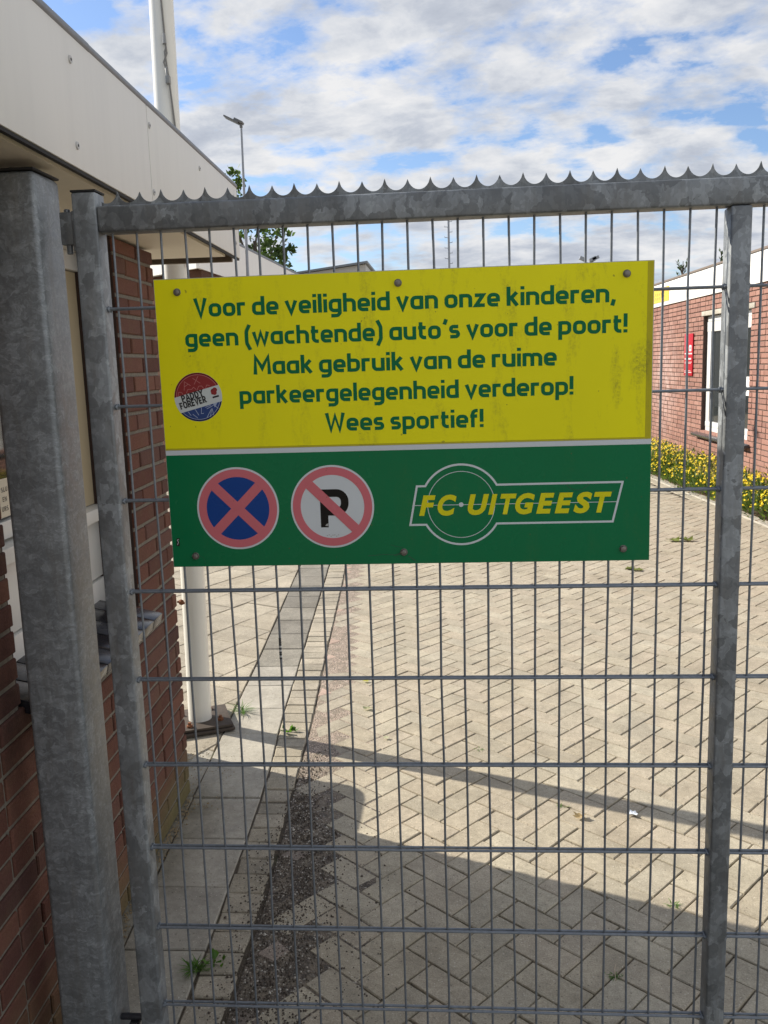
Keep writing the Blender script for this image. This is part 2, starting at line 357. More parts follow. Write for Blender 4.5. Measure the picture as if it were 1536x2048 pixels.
# pebbled filler between edging row and herringbone, and along the bed kerb
g = MB(); vs = []; n_ = 80
for i in range(n_):
    y = -1.7+16.7*i/(n_-1); vs += [(br(y)+.004, y, -.0025), (br(y)+.34, y, -.0025)]
g.add(vs, [(2*i, 2*i+1, 2*i+3, 2*i+2) for i in range(n_-1)])
tag(g.build('pebble_strip', GRAV), kind='structure')
# row of pavers + kerb along the bed
mb = MB(); kb = MB(); y = -1.7
while y < 15:
    P = [(be(y)-.215, y+.002), (be(y)-.115, y+.002), (be(y+.2)-.115, y+.198), (be(y+.2)-.215, y+.198)]; slab(mb, jit(P), .05, .0035, -.0006, .001)
    y += .2
y = -1.7
while y < 15:
    P = [(be(y)-.108, y+.004), (be(y)-.006, y+.004), (be(y+1)-.006, y+.996), (be(y+1)-.108, y+.996)]; slab(kb, jit(P), .06, .006, .012, .0004); y += 1
tag(mb.build('bed_edging_row', PAVE), kind='structure'); tag(kb.build('bed_kerb', KERB), kind='structure')
# tile path of 30 x 30 cm tiles, joints where they lie
ty = [-1.65, -1.35, -1.05, -.76, -.47, -.17, .11, .397, .703, .998, 1.295, 1.58, 1.89, 2.186, 2.49, 2.79]
mb = MB()
for a, b in zip(ty, ty[1:]):
    slab(mb, jit([(tl(a)-.0, a+.002), (tr(a)-.003, a+.002+random.uniform(0, .003)), (tr(b)-.003, b-.002), (tl(b), b-.002)], .002), .05, .003, -.001, .0018)
tag(mb.build('tile_path', TILE), kind='structure')
mb = MB(); y = 2.795
while y < 14:
    b = y+.295; slab(mb, jit([(tl(y), y+.003), (tr(y)-.005, y+.003), (tr(b)-.005, b-.003), (tl(b), b-.003)], .002), .05, .004, -.001, .0015); y = b
tag(mb.build('dark_tile_path', TILED), kind='structure')
# edging row of half pavers laid crosswise
mb = MB(); y = -1.65
while y < 14:
    b = y+random.uniform(.088, .106) if y < 2 else y+.1; near = .006 if y < 1.35 else 0
    slab(mb, jit([(tr(y)+.003+near*random.random(), y+.002+near*.5), (br(y)-.002-random.uniform(0, .005)-near, y+.002+near*.5), (br(b)-.002-random.uniform(0, .005)-near, b-.002), (tr(b)+.003, b-.002)], .002+near*.3), .05, .004, -.002, .0022)
    y = b
tag(mb.build('edging_row', EDGEB), kind='structure')
# slabs laid askew to the left of the path
mb = MB(); a_ = R_(61); c1, s1 = math.cos(a_), math.sin(a_); T = .295
for i in range(-50, 60):
    for j in range(-50, 60):
        u0 = i*T+(.5*T if j % 2 else 0); v0 = j*T
        P = [(-.739+c1*a-s1*b, 2.931+s1*a+c1*b) for a, b in ((u0+.003, v0+.003), (u0+T-.003, v0+.003), (u0+T-.003, v0+T-.003), (u0+.003, v0+T-.003))]
        cx_, cy_ = sum(p[0] for p in P)/4, sum(p[1] for p in P)/4
        if cy_ < 1.75 or cy_ > 13 or cx_ < -5.5: continue
        if all(p[0] > tl(p[1]) for p in P): continue
        Q = []   # clip against the path's edge line x = tl(y)
        for k in range(4):
            p, q = P[k], P[(k+1) % 4]; dp, dq = tl(p[1])-.008-p[0], tl(q[1])-.008-q[0]
            if dp >= 0: Q.append(p)
            if (dp >= 0) != (dq >= 0):
                f = dp/(dp-dq); Q.append((p[0]+f*(q[0]-p[0]), p[1]+f*(q[1]-p[1])))
        if len(Q) >= 3: slab(mb, Q, .05, .004, -.001, .0018)
tag(mb.build('slab_paving', SLAB), kind='structure')
# small tiles filling the strip between the near wall and the path
mb = MB(); y = -1.65
for a, b in zip(ty[:-3], ty[1:-3]):
    if b < 1.95: slab(mb, jit([(-.60, a+.02), (tl(a)-.007, a+.02), (tl(b)-.007, b+.014), (-.60, b+.014)], .003), .05, .004, -.004, .002)
tag(mb.build('wall_side_tiles', TILE), kind='structure')
g = MB(); vs = []
for i in range(40):
    y = -1.8+16.8*i/39; vs += [(be(y)-.004, y, .004), (be(y)+.3, y, .02), (be(y)+1.4, y, .03)]
g.add(vs, [q for i in range(39) for q in ((3*i, 3*i+1, 3*i+4, 3*i+3), (3*i+1, 3*i+2, 3*i+5, 3*i+4))])
tag(g.build('bed_soil', SOIL), kind='structure')

# ------------------------------------------------------------------ brick walls
def brick_wall(mb, xf, sgn, y0, y1, z0, z1, holes, depth=.10, Lb=.21, Hb=.05, jt=.012, rec=.007, bev=.0035, endcap=None, jm=None, jitter=.0012):
    """bricks laid in wild bond; face at x=xf looking along sgn*x; slot 0 brick, slot 1 mortar"""
    def brick(a, b, c, d):
        o = random.uniform(-jitter, jitter)*sgn; xo = xf+o; xi = xf-sgn*depth
        J = lambda: random.uniform(-jitter, jitter)
        k = bev
        back = [(xi, a, c), (xi, b, c), (xi, b, d), (xi, a, d)]
        mid = [(xo-sgn*k, a+J(), c+J()), (xo-sgn*k, b+J(), c+J()), (xo-sgn*k, b+J(), d+J()), (xo-sgn*k, a+J(), d+J())]
        fr = [(xo, a+k, c+k), (xo, b-k, c+k), (xo, b-k, d-k), (xo, a+k, d-k)]
        fs = [(8, 9, 10, 11)]
        for q in range(4):
            r = (q+1) % 4; fs += [(q, r, 4+r, 4+q), (4+q, 4+r, 8+r, 8+q)]
        mb.add(back+mid+fr, fs, 0)
    z = z0; pitch = Hb+jt; row = 0
    while z+Hb <= z1+.03:
        zt = min(z+Hb, z1)
        iv = [(y0, y1)]
        for (a, b, c, d) in holes:
            if z < d-.02 and zt > c+.02:
                nv = []
                for p, q in iv:
                    if a > p: nv.append((p, min(q, a)))
                    if b < q: nv.append((max(p, b), q))
                iv = [(p, q) for p, q in nv if q-p > .02]
        for p, q in iv:
            y = p; half = (row % 2 == 0)
            first = True
            while y < q-.015:
                L = Lb if random.random() < .72 else .5*Lb-jt/2
                if first: L = Lb if half else .5*Lb-jt/2; first = False
                e = min(y+L, q)
                if q-e < .07: e = q if q-y < Lb*1.25 else e
                if q-e < .05 and q > e: e = q
                brick(y, e, z, zt); y = e+jt
        z += pitch; row += 1
    # mortar body, a little behind the brick faces, cut round the holes
    xm = xf-sgn*rec; xi = xf-sgn*(depth+.10)
    def mbox(a, b, c, d):
        if b-a > .005 and d-c > .005: mb.box(min(xm, xi), max(xm, xi), a, b, c, d, 1)
    ys = sorted({y0+.006, y1-.006}|{h for a, b, c, d in holes for h in (a-.006, b+.006)})
    for a, b in zip(ys, ys[1:]):
        hz = [(c, d) for p, q, c, d in holes if p < (a+b)/2 < q]
        if not hz: mbox(a, b, z0-.1, z1)
        else:
            mbox(a, b, z0-.1, hz[0][0]-.006); mbox(a, b, hz[0][1]+.006, z1)

TH = .025   # both buildings run along the same slightly turned line
# ---- near building on the left
nb = thing('brick_building', 'near brick building with wide pale fascia board, at the left edge beside the gate post', 'building', (0, 0, 0), TH)
mb = MB(); brick_wall(mb, -.32, 1, -1.6, 1.335, .005, 2.03, [(.06, .935, .86, 2.04)])
DREV = plain('dark_reveal', (.045, .026, .02), .85, 0, .4, 30)  # dark brown reveals, with the shade of the recess put into the colour
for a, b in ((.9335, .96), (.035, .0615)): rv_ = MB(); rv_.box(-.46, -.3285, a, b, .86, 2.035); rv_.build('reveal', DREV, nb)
mb.box(-.46, -.33, .962, 1.30, .8, 2.03, 1)
mb.box(-4.0, -.42, 1.10, 1.327, -.05, 2.03, 1)
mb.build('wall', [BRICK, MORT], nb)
# window in the near wall
win = bpy.data.objects.new('window', None); COL.objects.link(win); win.parent = nb
mb = MB(); mb.box(-.47, -.435, .06, .515, 1.215, 1.26); mb.box(-.47, -.435, .485, .515, 1.26, 1.95); mb.box(-.47, -.43, .06, .933, 1.93, 1.985)
mb.box(-.48, -.40, .06, .933, 1.165, 1.205); mb.box(-.475, -.437, .06, .933, .972, 1.163); mb.box(-.475, -.430, .06, .933, .885, .966); mb.box(-.44, -.36, .06, .933, 1.985, 2.03)
mb.build('frame', WPAINT, win, bevel=.002)
mb = MB(); mb.box(-.468, -.452, .06, .484, 1.261, 1.928); mb.build('pane', GLASS, win)
mb = MB(); mb.box(-.468, -.446, .516, .933, 1.207, 1.928); mb.build('blind', TANB, win)
mb = MB(); y = .072; k = 0
while y < .85:
    M = Matrix.Translation((-.335, 0, .868)) @ Matrix.Rotation(R_(13), 4, 'Y')
    mb.box(-.11, .105, y, min(y+.098, .872), -.02, .012, k % 2, M); y += .102; k += 1
mb.build('sill', [SILLT, SILLG], win, bevel=.003)
# fascia, roof, soffit, screws
FX, YE = -.09, 1.745
mb = MB(); mb.box(-.115, FX, -2.6, .605, 2.048, 2.315); mb.box(-.115, FX, .609, YE, 2.048, 2.315); mb.build('fascia', FASC, nb, bevel=.0015)
mb = MB(); mb.box(-.103, FX-.003, -2.6, YE-.003, 2.0405, 2.0475); mb.build('drip_trim', DARK, nb)
mb = MB(); mb.box(-4, -.12, YE-.022, YE, 2.036, 2.315); mb.build('end_fascia', plain('brown_board', (.20, .155, .11), .7), nb)
mb = MB(); mb.box(-4, -.119, YE-.14, YE-.0225, 2.085, 2.10); mb.build('dark_slot', DARK, nb)
mb = MB(); mb.box(-.72, -.119, -2.6, .90, 2.041, 2.06); mb.box(-.72, -.119, .905, YE-.14, 2.041, 2.06); mb.box(-4, -.7205, -2.6, YE-.14, 2.041, 2.06); mb.build('soffit', SOFF, nb)
mb = MB(); mb.box(-4, -.116, -2.6, YE, 2.20, 2.312)
mb.tube([(FX-.008, -2.6, 2.322), (FX-.008, .2, 2.322)], .0125, 12); mb.tube([(FX-.008, .2, 2.322), (FX-.008, YE+.004, 2.322)], .0115, 12); mb.box(-4, FX-.012, -2.6, YE+.004, 2.3125, 2.330); mb.build('roof', ZINC, nb, smooth=True)
SCR = plain('screw_cap', (.46, .45, .43), .4)
for (y, zz) in ((.084, 2.262), (.085, 2.093), (.62, 2.266), (.621, 2.096), (1.156, 2.267), (1.156, 2.097), (1.676, 2.27), (1.676, 2.098), (-.45, 2.262), (-.45, 2.093)):
    mb = MB(); mb.tube([(FX, y, zz), (FX+.003, y, zz)], [.0085, .0075], 14); mb.tube([(FX+.003, y, zz), (FX+.0036, y, zz)], .003, 8, 1); mb.build('screw', [SCR, DARK], nb, smooth=True)
# unseen bin, added behind the brick corner to cast the rounded shadow on the tiles
mb = MB(); P = []
for (px_, py_, a0) in ((-.62, 1.62, 0), (-.95, 1.62, 90), (-.95, 1.42, 180), (-.62, 1.42, 270)):
    P += [(px_+.12*math.cos(R_(a0+a*15)), py_+.12*math.sin(R_(a0+a*15))) for a in range(7)]
mb.prism(P, lambda a, b, d: (a, b, d), .0, .53); mb.prism([(-.785+(a+.785)*1.04, 1.52+(b-1.52)*1.06) for a, b in P], lambda a, b, d: (a, b, d), .53, .56)
tag(mb.build('unseen_bin', ZINC, bevel=.006), 'unseen low rounded bin, assumed behind the brick corner to cast the rounded shadow on the paving', 'bin')

# card in the window
nc = thing('notice_card', 'small cream card with black capitals in the window left of the gate post', 'notice', (0, 0, 0), TH)

# ------------------------------------------------------------------ lettering
TW = .27
def fillet(P, closed):
    out = []; n = len(P)
    for i, p in enumerate(P):
        x, y = p[0], p[1]; r = p[2] if len(p) > 2 else 0
        if r == 0 or (not closed and i in (0, n-1)): out.append((x, y)); continue
        a, b = Vector(P[(i-1) % n][:2]), Vector(P[(i+1) % n][:2]); c = Vector((x, y))
        da, db = (a-c), (b-c); th = da.angle(db); dd = min(r/math.tan(th/2), da.length*.999, db.length*.999); r = dd*math.tan(th/2)
        da.normalize(); db.normalize(); ce = c+(da+db).normalized()*(r/math.sin(th/2)); s0 = c+da*dd-ce; e0 = c+db*dd-ce
        a0 = math.atan2(s0.y, s0.x); a1 = math.atan2(e0.y, e0.x); d = (a1-a0+math.pi) % (2*math.pi)-math.pi
        for k in range(8): out.append((ce.x+r*math.cos(a0+d*k/7), ce.y+r*math.sin(a0+d*k/7)))
    return out
def ribbon(P, wd, closed=False):
    """offset outline pairs (left,right) of a polyline with mitred joins"""
    n = len(P); L = []
    for i in range(n):
        p = Vector(P[i]); a = Vector(P[(i-1) % n]) if closed or i > 0 else None; b = Vector(P[(i+1) % n]) if closed or i < n-1 else None
        d1 = (p-a).normalized() if a is not None else (b-p).normalized(); d2 = (b-p).normalized() if b is not None else d1
        n1 = Vector((-d1.y, d1.x)); n2 = Vector((-d2.y, d2.x)); mm = n1+n2
        mm = n1 if mm.length < 1e-4 else mm.normalized()
        k = min(1/max(mm.dot(n1), .3), 2.2); L.append((p+mm*wd/2*k, p-mm*wd/2*k))
    return L
def G_():
    L, R, a, b, r = .12, .76, .12, .88, .25; A = 1.43
    n_ = [(L, b), (R, b, r), (R, 0)]; bowlL = [(R, b), (L, b, r), (L, a, r), (R, a)]; bowlR = [(L, b), (R, b, r), (R, a, r), (L, a)]
    D = {}
    D['o'] = (.88, [('c', [(L, a, r), (R, a, r), (R, b, r), (L, b, r)])])
    D['n'] = (.88, [[(L, 0), (L, 1)], n_]); D['h'] = (.88, [[(L, 0), (L, A)], n_]); D['r'] = (.60, [[(L, 0), (L, 1)], [(L, b), (.58, b)]])
    D['m'] = (1.34, [[(L, 0), (L, 1)], [(L, b), (.67, b, r), (.67, 0)], [(.67, b), (1.22, b, r), (1.22, 0)]])
    D['a'] = (.88, [bowlL, [(R, 0), (R, 1)]]); D['d'] = (.88, [bowlL, [(R, 0), (R, A)]]); D['g'] = (.88, [bowlL, [(R, 1), (R, -.27, .26), (L+.02, -.27)]])
    D['e'] = (.86, [[(R-.02, a), (L, a, r), (L, b, r), (R-.02, b, r), (R-.02, .36)], [(R-.02, .47), (L, .47)]])
    D['i'] = (.24, [[(L, 0), (L, 1)], [(L, 1.19), (L, 1.43)]]); D['l'] = (.24, [[(L, 0), (L, A)]])
    D['v'] = (.84, [[(.09, 1), (.42, .06), (.75, 1)]]); D['w'] = (1.2, [[(.09, 1), (.34, .06), (.6, .92), (.86, .06), (1.11, 1)]])
    D['z'] = (.78, [[(.06, b), (.62, b), (.14, a), (.74, a)]]); D['k'] = (.82, [[(L, 0), (L, A)], [(.68, 1.0), (.22, .48)], [(.30, .60), (.72, 0)]])
    D['p'] = (.88, [[(L, -.4), (L, 1)], bowlR]); D['b'] = (.88, [[(L, 0), (L, A)], bowlR]); D['c'] = (.74, [[(.70, b), (L, b, r), (L, a, r), (.70, a)]])
    D['t'] = (.60, [[(.2, 1.3), (.2, a, .26), (.58, a)], [(.02, b), (.56, b)]]); D['f'] = (.58, [[(.56, 1.31), (.2, 1.31, .26), (.2, 0)], [(.02, b), (.52, b)]])
    D['u'] = (.88, [[(L, 1), (L, a, r), (R, a)], [(R, 0), (R, 1)]]); D['s'] = (.74, [[(.64, b), (L, b, .17), (L, .5, .17), (.62, .5, .17), (.62, a, .17), (.06, a)]])
    D['V'] = (.94, [[(.10, A), (.47, .06), (.84, A)]]); D['M'] = (1.26, [[(.12, 0), (.17, 1.36), (.63, .48), (1.09, 1.36), (1.14, 0)]]); D['W'] = (1.42, [[(.10, A), (.39, .06), (.71, 1.2), (1.03, .06), (1.32, A)]])
    D[','] = (.28, [[(.2, .2), (.08, -.26)]]); D['!'] = (.24, [[(L, .42), (L, A)], [(L, 0), (L, .24)]]); D["'"] = (.34, [[(.27, 1.46), (.13, 1.06)]])
    D['('] = (.44, [[(.38, 1.56), (.14, 1.05, .6), (.14, .15, .6), (.38, -.38)]]); D[')'] = (.44, [[(.06, 1.56), (.30, 1.05, .6), (.30, .15, .6), (.06, -.38)]])
    D[' '] = (.28, [])
    # capitals used on the small cards
    D['S'] = (.86, [[(.74, 1.31), (.12, 1.31, .28), (.12, .72, .28), (.74, .72, .28), (.74, .12, .28), (.08, .12)]]); D['L'] = (.74, [[(.12, A), (.12, .12), (.72, .12)]])
    D['U'] = (.98, [[(.12, A), (.12, .12, .36), (.86, .12, .36), (.86, A)]]); D['E'] = (.78, [[(.74, 1.31), (.12, 1.31), (.12, .12), (.74, .12)], [(.12, .72), (.66, .72)]])
    D['N'] = (1.0, [[(.12, 0), (.12, 1.36), (.88, .07), (.88, A)]]); D['R'] = (.92, [[(.12, 0), (.12, 1.31), (.78, 1.31, .3), (.78, .66, .3), (.12, .66)], [(.48, .66), (.82, 0)]])
    D['P'] = (.90, [[(.12, 0), (.12, 1.31), (.78, 1.31, .34), (.78, .60, .34), (.12, .60)]]); D['A'] = (1.0, [[(.06, 0), (.5, 1.38), (.94, 0)], [(.24, .42), (.76, .42)]])
    D['D'] = (.98, [('c', [(.12, .12), (.84, .12, .5), (.84, 1.31, .5), (.12, 1.31)])]); D['Y'] = (.98, [[(.06, A), (.49, .66), (.92, A)], [(.49, 0), (.49, .66)]])
    D['F'] = (.76, [[(.12, 0), (.12, 1.31), (.74, 1.31)], [(.12, .70), (.64, .70)]]); D['O'] = (1.02, [('c', [(.12, .12, .38), (.90, .12, .38), (.90, 1.31, .38), (.12, 1.31, .38)])])
    D['C'] = (.90, [[(.84, 1.31), (.12, 1.31, .48), (.12, .12, .48), (.84, .12)]]); D['I'] = (.26, [[(.13, 0), (.13, A)]]); D['T'] = (.92, [[(.02, 1.31), (.90, 1.31)], [(.46, 0), (.46, 1.31)]])
    D['G'] = (1.0, [[(.86, 1.31), (.12, 1.31, .48), (.12, .12, .48), (.88, .12), (.88, .74)], [(.88, .72), (.55, .72)]]); D['X'] = (.96, [[(.06, A), (.90, 0)], [(.90, A), (.06, 0)]])
    return D
GLY = G_()
def text_width(s, sp): return sum(GLY[ch][0]+(sp if ch != ' ' else sp*.5) for ch in s)-sp
def text(mb, s, fn, xh, wd=TW, sp=.16, sx=1.0, d0=0, d1=.0003, mi=0, slab_=False, shear=0):
    """stroke lettering; fn(a,b,d) places a point; xh = x-height in metres"""
    x = 0; q = 0
    for ch in s:
        adv, st = GLY[ch]
        for k in st:
            cl = isinstance(k, tuple) and k[0] == 'c'; P = fillet(k[1] if cl else k, cl)
            Rb = ribbon(P, wd, cl); n = len(Rb); dd = d0+(q % 3)*.00008; q += 1
            vs = []
            for l, r in Rb:
                for pt in (l, r):
                    vs.append(fn((x+pt.x+shear*pt.y)*xh*sx, pt.y*xh, dd+d1))
            fs = [(2*i, 2*i+1, (2*i+3) % (2*n), (2*i+2) % (2*n)) for i in range(n if cl else n-1)]
            mb.add(vs, fs, mi)
            if slab_ and not cl:
                for e in (P[0], P[-1]):
                    if e[1] < .1 or e[1] > 1.38:
                        yb = .09 if e[1] < .1 else 1.34
                        mb.add([fn((x+e[0]+u)*xh*sx, (yb+v)*xh, dd+d1+.00003) for u, v in ((-.22, -.09), (.22, -.09), (.22, .09), (-.22, .09))], [(0, 1, 2, 3)], mi)
        x += adv+(sp if ch != ' ' else sp*.5)
    return x

mb = MB(); mb.box(-.432, -.4305, .10, .352, 1.272, 1.368); mb.build('card', CREAM, nc)
INK = plain('black_ink', (.02, .02, .02), .6)
mb = MB()
for s, yr, zz in (('SLU', .322, 1.335), ('EN', .314, 1.311), ('URS', .319, 1.287)):
    xh = .0085; wdt = text_width(s, .3)*xh*1.2
    text(mb, s, lambda a, b, d, y0=yr-wdt, z0=zz: (-.4303+d, y0+a, z0+b), xh, .2, .3, 1.2)
mb.build('lettering', INK, nc)

# ------------------------------------------------------------------ gate and post
gp = thing('gate_post', 'thick square galvanised post standing at the left edge against the brick wall', 'post', (-.188, 0, 0))
mb = MB(); mb.box(-.06, .06, -.06, .06, -.1, 2.018); mb.build('post', GALVP, gp, bevel=.011, seg=3)
mb = MB(); mb.box(-.0605, .0605, -.0605, .0605, 2.019, 2.024); mb.build('cap', DARK, gp, bevel=.002)
gate = thing('gate', 'tall grey galvanised wire mesh gate with scalloped spikes along its top rail', 'gate', (0, 0, 0))
def tube_box(name, *a, m_=None): mb = MB(); mb.box(*a); return mb.build(name, m_ or GALV, gate, bevel=.0045, seg=3)
tube_box('stile', -.071, -.021, -.025, .025, .02, 1.979, m_=GALVL); tube_box('stile', 1.2205, 1.2605, -.025, .025, .0605, 1.899); tube_box('stile', 2.50, 2.55, -.025, .025, .02, 1.979)
tube_box('top_rail', -.0205, 2.4995, -.025, .025, 1.90, 1.951); tube_box('bottom_rail', -.0205, 2.4995, -.025, .025, .02, .06)
mb = MB(); mb.box(-.0715, -.0205, -.0255, .0255, 1.9795, 1.983); mb.build('stile_cap', DARK, gate)
def panel(x0, x1, xs):
    mb = MB()
    for x in xs:
        p = [(x, 0, .058)]; 
        for k in range(9): p.append((x+random.gauss(0, .0009), random.gauss(0, .0005), .15+.2*k))
        p.append((x, 0, 1.902)); mb.tube(p, .0025, 8)
    for k in range(9):
        zz = .15+.2*k
        for yy in (-.0055, .0055):
            mb.tube([(x0, yy, zz), ((x0+x1)/2, yy+random.gauss(0, .0004), zz+random.gauss(0, .0007)), (x1, yy, zz)], .003, 8)
            for xe in (x0, x1):   # weld beads at the stiles
                mb.tube([(xe+(.004 if xe == x0 else -.004), yy, zz-.006), (xe+(.001 if xe == x0 else -.001), yy-.002, zz), (xe+(.004 if xe == x0 else -.004), yy, zz+.005)], [.002, .0048, .002], 6)
    return mb.build('mesh_panel', GALVW, gate, smooth=True)
panel(-.021, 1.2205, [.05*i for i in range(25)]); panel(1.2605, 2.4995, [1.289+.0495*i for i in range(25)])
# spike strip: scalloped flat bar welded along the top rail
mb = MB(); pitch = .0451; x0 = .0165
top = []
for k in range(-1, 56):
    xs = x0+pitch*k
    for j in range(12):
        u = j/12; c_ = abs(2*u-1)
        zz = .0075+.0225*(1-math.sqrt(max(0, 1-(c_*.985)**2)))/(1-math.sqrt(1-.985**2)); top.append((xs+u*pitch, zz, k, u))
top = [q for q in top if -.018 < q[0] < 2.497]
vs = []
for (x, zz, k, u) in top:
    side = (1 if (k+(u > .5)) % 2 else -1)
    lean = side*.12*max(0, zz-.008)
    for d in (-.0015, .0015): vs += [(x, d, 1.9512), (x, d+lean, 1.9512+zz-(.0018 if side > 0 and zz > .02 else 0))]
fs = []
for i in range(len(top)-1):
    a = 4*i; b = a+4; fs += [(a, b, b+1, a+1), (a+2, a+3, b+3, b+2), (a+1, b+1, b+3, a+3)]
mb.add(vs, fs); mb.build('spike_strip', GALV, gate)
# hinges
mb = MB(); mb.box(-.078, -.0715, -.016, .014, 1.866, 1.945); mb.box(-.104, -.0785, -.012, .010, 1.880, 1.944); mb.tube([(-.091, -.001, 1.862), (-.091, -.001, 1.951)], .0065, 10)
mb.build('hinge', GALV, gate, bevel=.002)
mb = MB(); mb.tube([(-.127, 0, .112), (-.0715, 0, .112)], .008, 10); mb.box(-.105, -.085, -.013, .013, .09, .104); mb.build('hinge', BLACKP, gate, bevel=.0015)
# black and white marker scribble on one wire
mb = MB()
for i in range(11):
    zz = .995+.0044*i; mb.tube([(.3005, -.0001, zz), (.3005, -.0001, zz+.0032)], .0029, 8, 1 if i in (1, 4, 6) else 0)
tag(mb.build('tape', [INK, plain('pale_mark', (.55, .55, .52), .6)], smooth=True), 'short black and white wrap of tape on one wire below the sign', 'tape')

# ------------------------------------------------------------------ sign
def vinyl(name, col, dirt=0, rough=.28, streaks=True):
    M, t = mat(name, rough, 0, .15)
    c = t.mix(t.noise(t.pos, 4, 4, .6), tuple(q*.88 for q in col), tuple(min(1, q*1.05) for q in col))
    if dirt:
        st = t.noise(t.n('ShaderNodeMapping', {0: t.pos, 3: (1.6, 1, .45)}).outputs[0], 9, 6, .7, .2)
        fn_ = t.noise(t.pos, 150, 4, .7)
        f = t.math('MULTIPLY', t.ramp(st, [(.53, 0), (.70, .75)]), t.ramp(fn_, [(.4, .15), (.65, 1)]))
        f = t.math('MULTIPLY', f, t.mapr(t.n('ShaderNodeSeparateXYZ', {0: t.pos}).outputs[0], .3, 1.0, .55, 1.25)); c = t.mix(t.math('MULTIPLY', f, dirt, clamp=True), c, (.17, .16, .035))
        sp_ = t.math('GREATER_THAN', t.noise(t.pos, 70, 2), .735); c = t.mix(t.math('MULTIPLY', sp_, .5), c, (.12, .10, .03))
    t.set('Base Color', c); t.bump(t.noise(t.pos, 14, 2), .05, .002)
    t.set('Roughness', t.mapr(t.noise(t.pos, 8, 4), .3, .7, rough-.06, rough+.12))
    return M
YEL = vinyl('yellow_film', (.86, .80, .008), .95, .34); GRN = vinyl('green_film', (.004, .165, .060), .12, .22); WHT = vinyl('white_film', (.62, .66, .68)); GTX = vinyl('green_letter_film', (.003, .15, .056), 0, .4)
PNK = vinyl('faded_red_film', (.62, .16, .185), .1); BLU = vinyl('blue_film', (.008, .055, .26), .08); YTX = vinyl('yellow_letter_film', (.72, .66, .012)); BLK = plain('black_film', (.016, .014, .012), .5, spec=.1)
ALU = plain('sign_sheet', (.42, .42, .38), .5, .3, .2)
sign = thing('sign', 'yellow and green sign with Dutch no parking text bolted onto the mesh gate', 'sign', (0, 0, 0))
F0 = -.0125
mb = MB(); mb.box(.081, 1.081, F0, -.0092, 1.206, 1.805); mb.build('panel', ALU, sign, bevel=.0006, seg=1)
FN = lambda a, b, d: (a, F0-d, b)
mb = MB(); mb.prism([(.0822, 1.4565), (1.0798, 1.4565), (1.0798, 1.8038), (.0822, 1.8038)], FN, 0, .0003); mb.build('yellow_field', YEL, sign)
mb = MB(); mb.prism([(.0822, 1.2065), (1.0805, 1.2065), (1.0805, 1.4455), (.0822, 1.4455)], FN, 0, .0003); mb.build('green_field', GRN, sign)
mb = MB(); mb.prism([(.0818, 1.4458), (1.0808, 1.4458), (1.0808, 1.4556), (.0818, 1.4556)], FN, 0, .0004); mb.build('white_stripe', WHT, sign)
mb = MB(); mb.prism([(.083, 1.4566), (1.0795, 1.4566), (1.0795, 1.4602), (.083, 1.4602)], FN, .0003, .0005); mb.prism([(1.068, 1.4603), (1.0795, 1.4603), (1.0795, 1.803), (1.068, 1.803)], FN, .0003, .0005)
mb.build('film_edge', vinyl('dirty_yellow_film', (.50, .44, .02), 1.4, .5), sign)
for s, xl, xr, zb in (('Voor de veiligheid van onze kinderen,', .162, 1.006, 1.7275), ("geen (wachtende) auto's voor de poort!", .140, 1.030, 1.668), ('Maak gebruik van de ruime', .278, .892, 1.608), ('parkeergelegenheid verderop!', .246, .925, 1.549), ('Wees sportief!', .422, .745, 1.4885)):
    xh = .0258; sx = (xr-xl)/(text_width(s, .14)*xh)
    mb = MB(); text(mb, s, lambda a, b, d, x0=xl, z0=zb: (x0+a, F0-d, z0+b), xh, TW, .14, sx, .0004, .0002); mb.build('lettering', GTX, sign)
def arc(cx, cz, r, a0, a1, n=24): return [(cx+r*math.cos(R_(a0+(a1-a0)*k/n)), cz+r*math.sin(R_(a0+(a1-a0)*k/n))) for k in range(n+1)]
def chord(cx, cz, r, w2, rot, lim):
    """part of a disc of radius r beyond |offset| w2 on one side, in two crossing bars"""
    pass
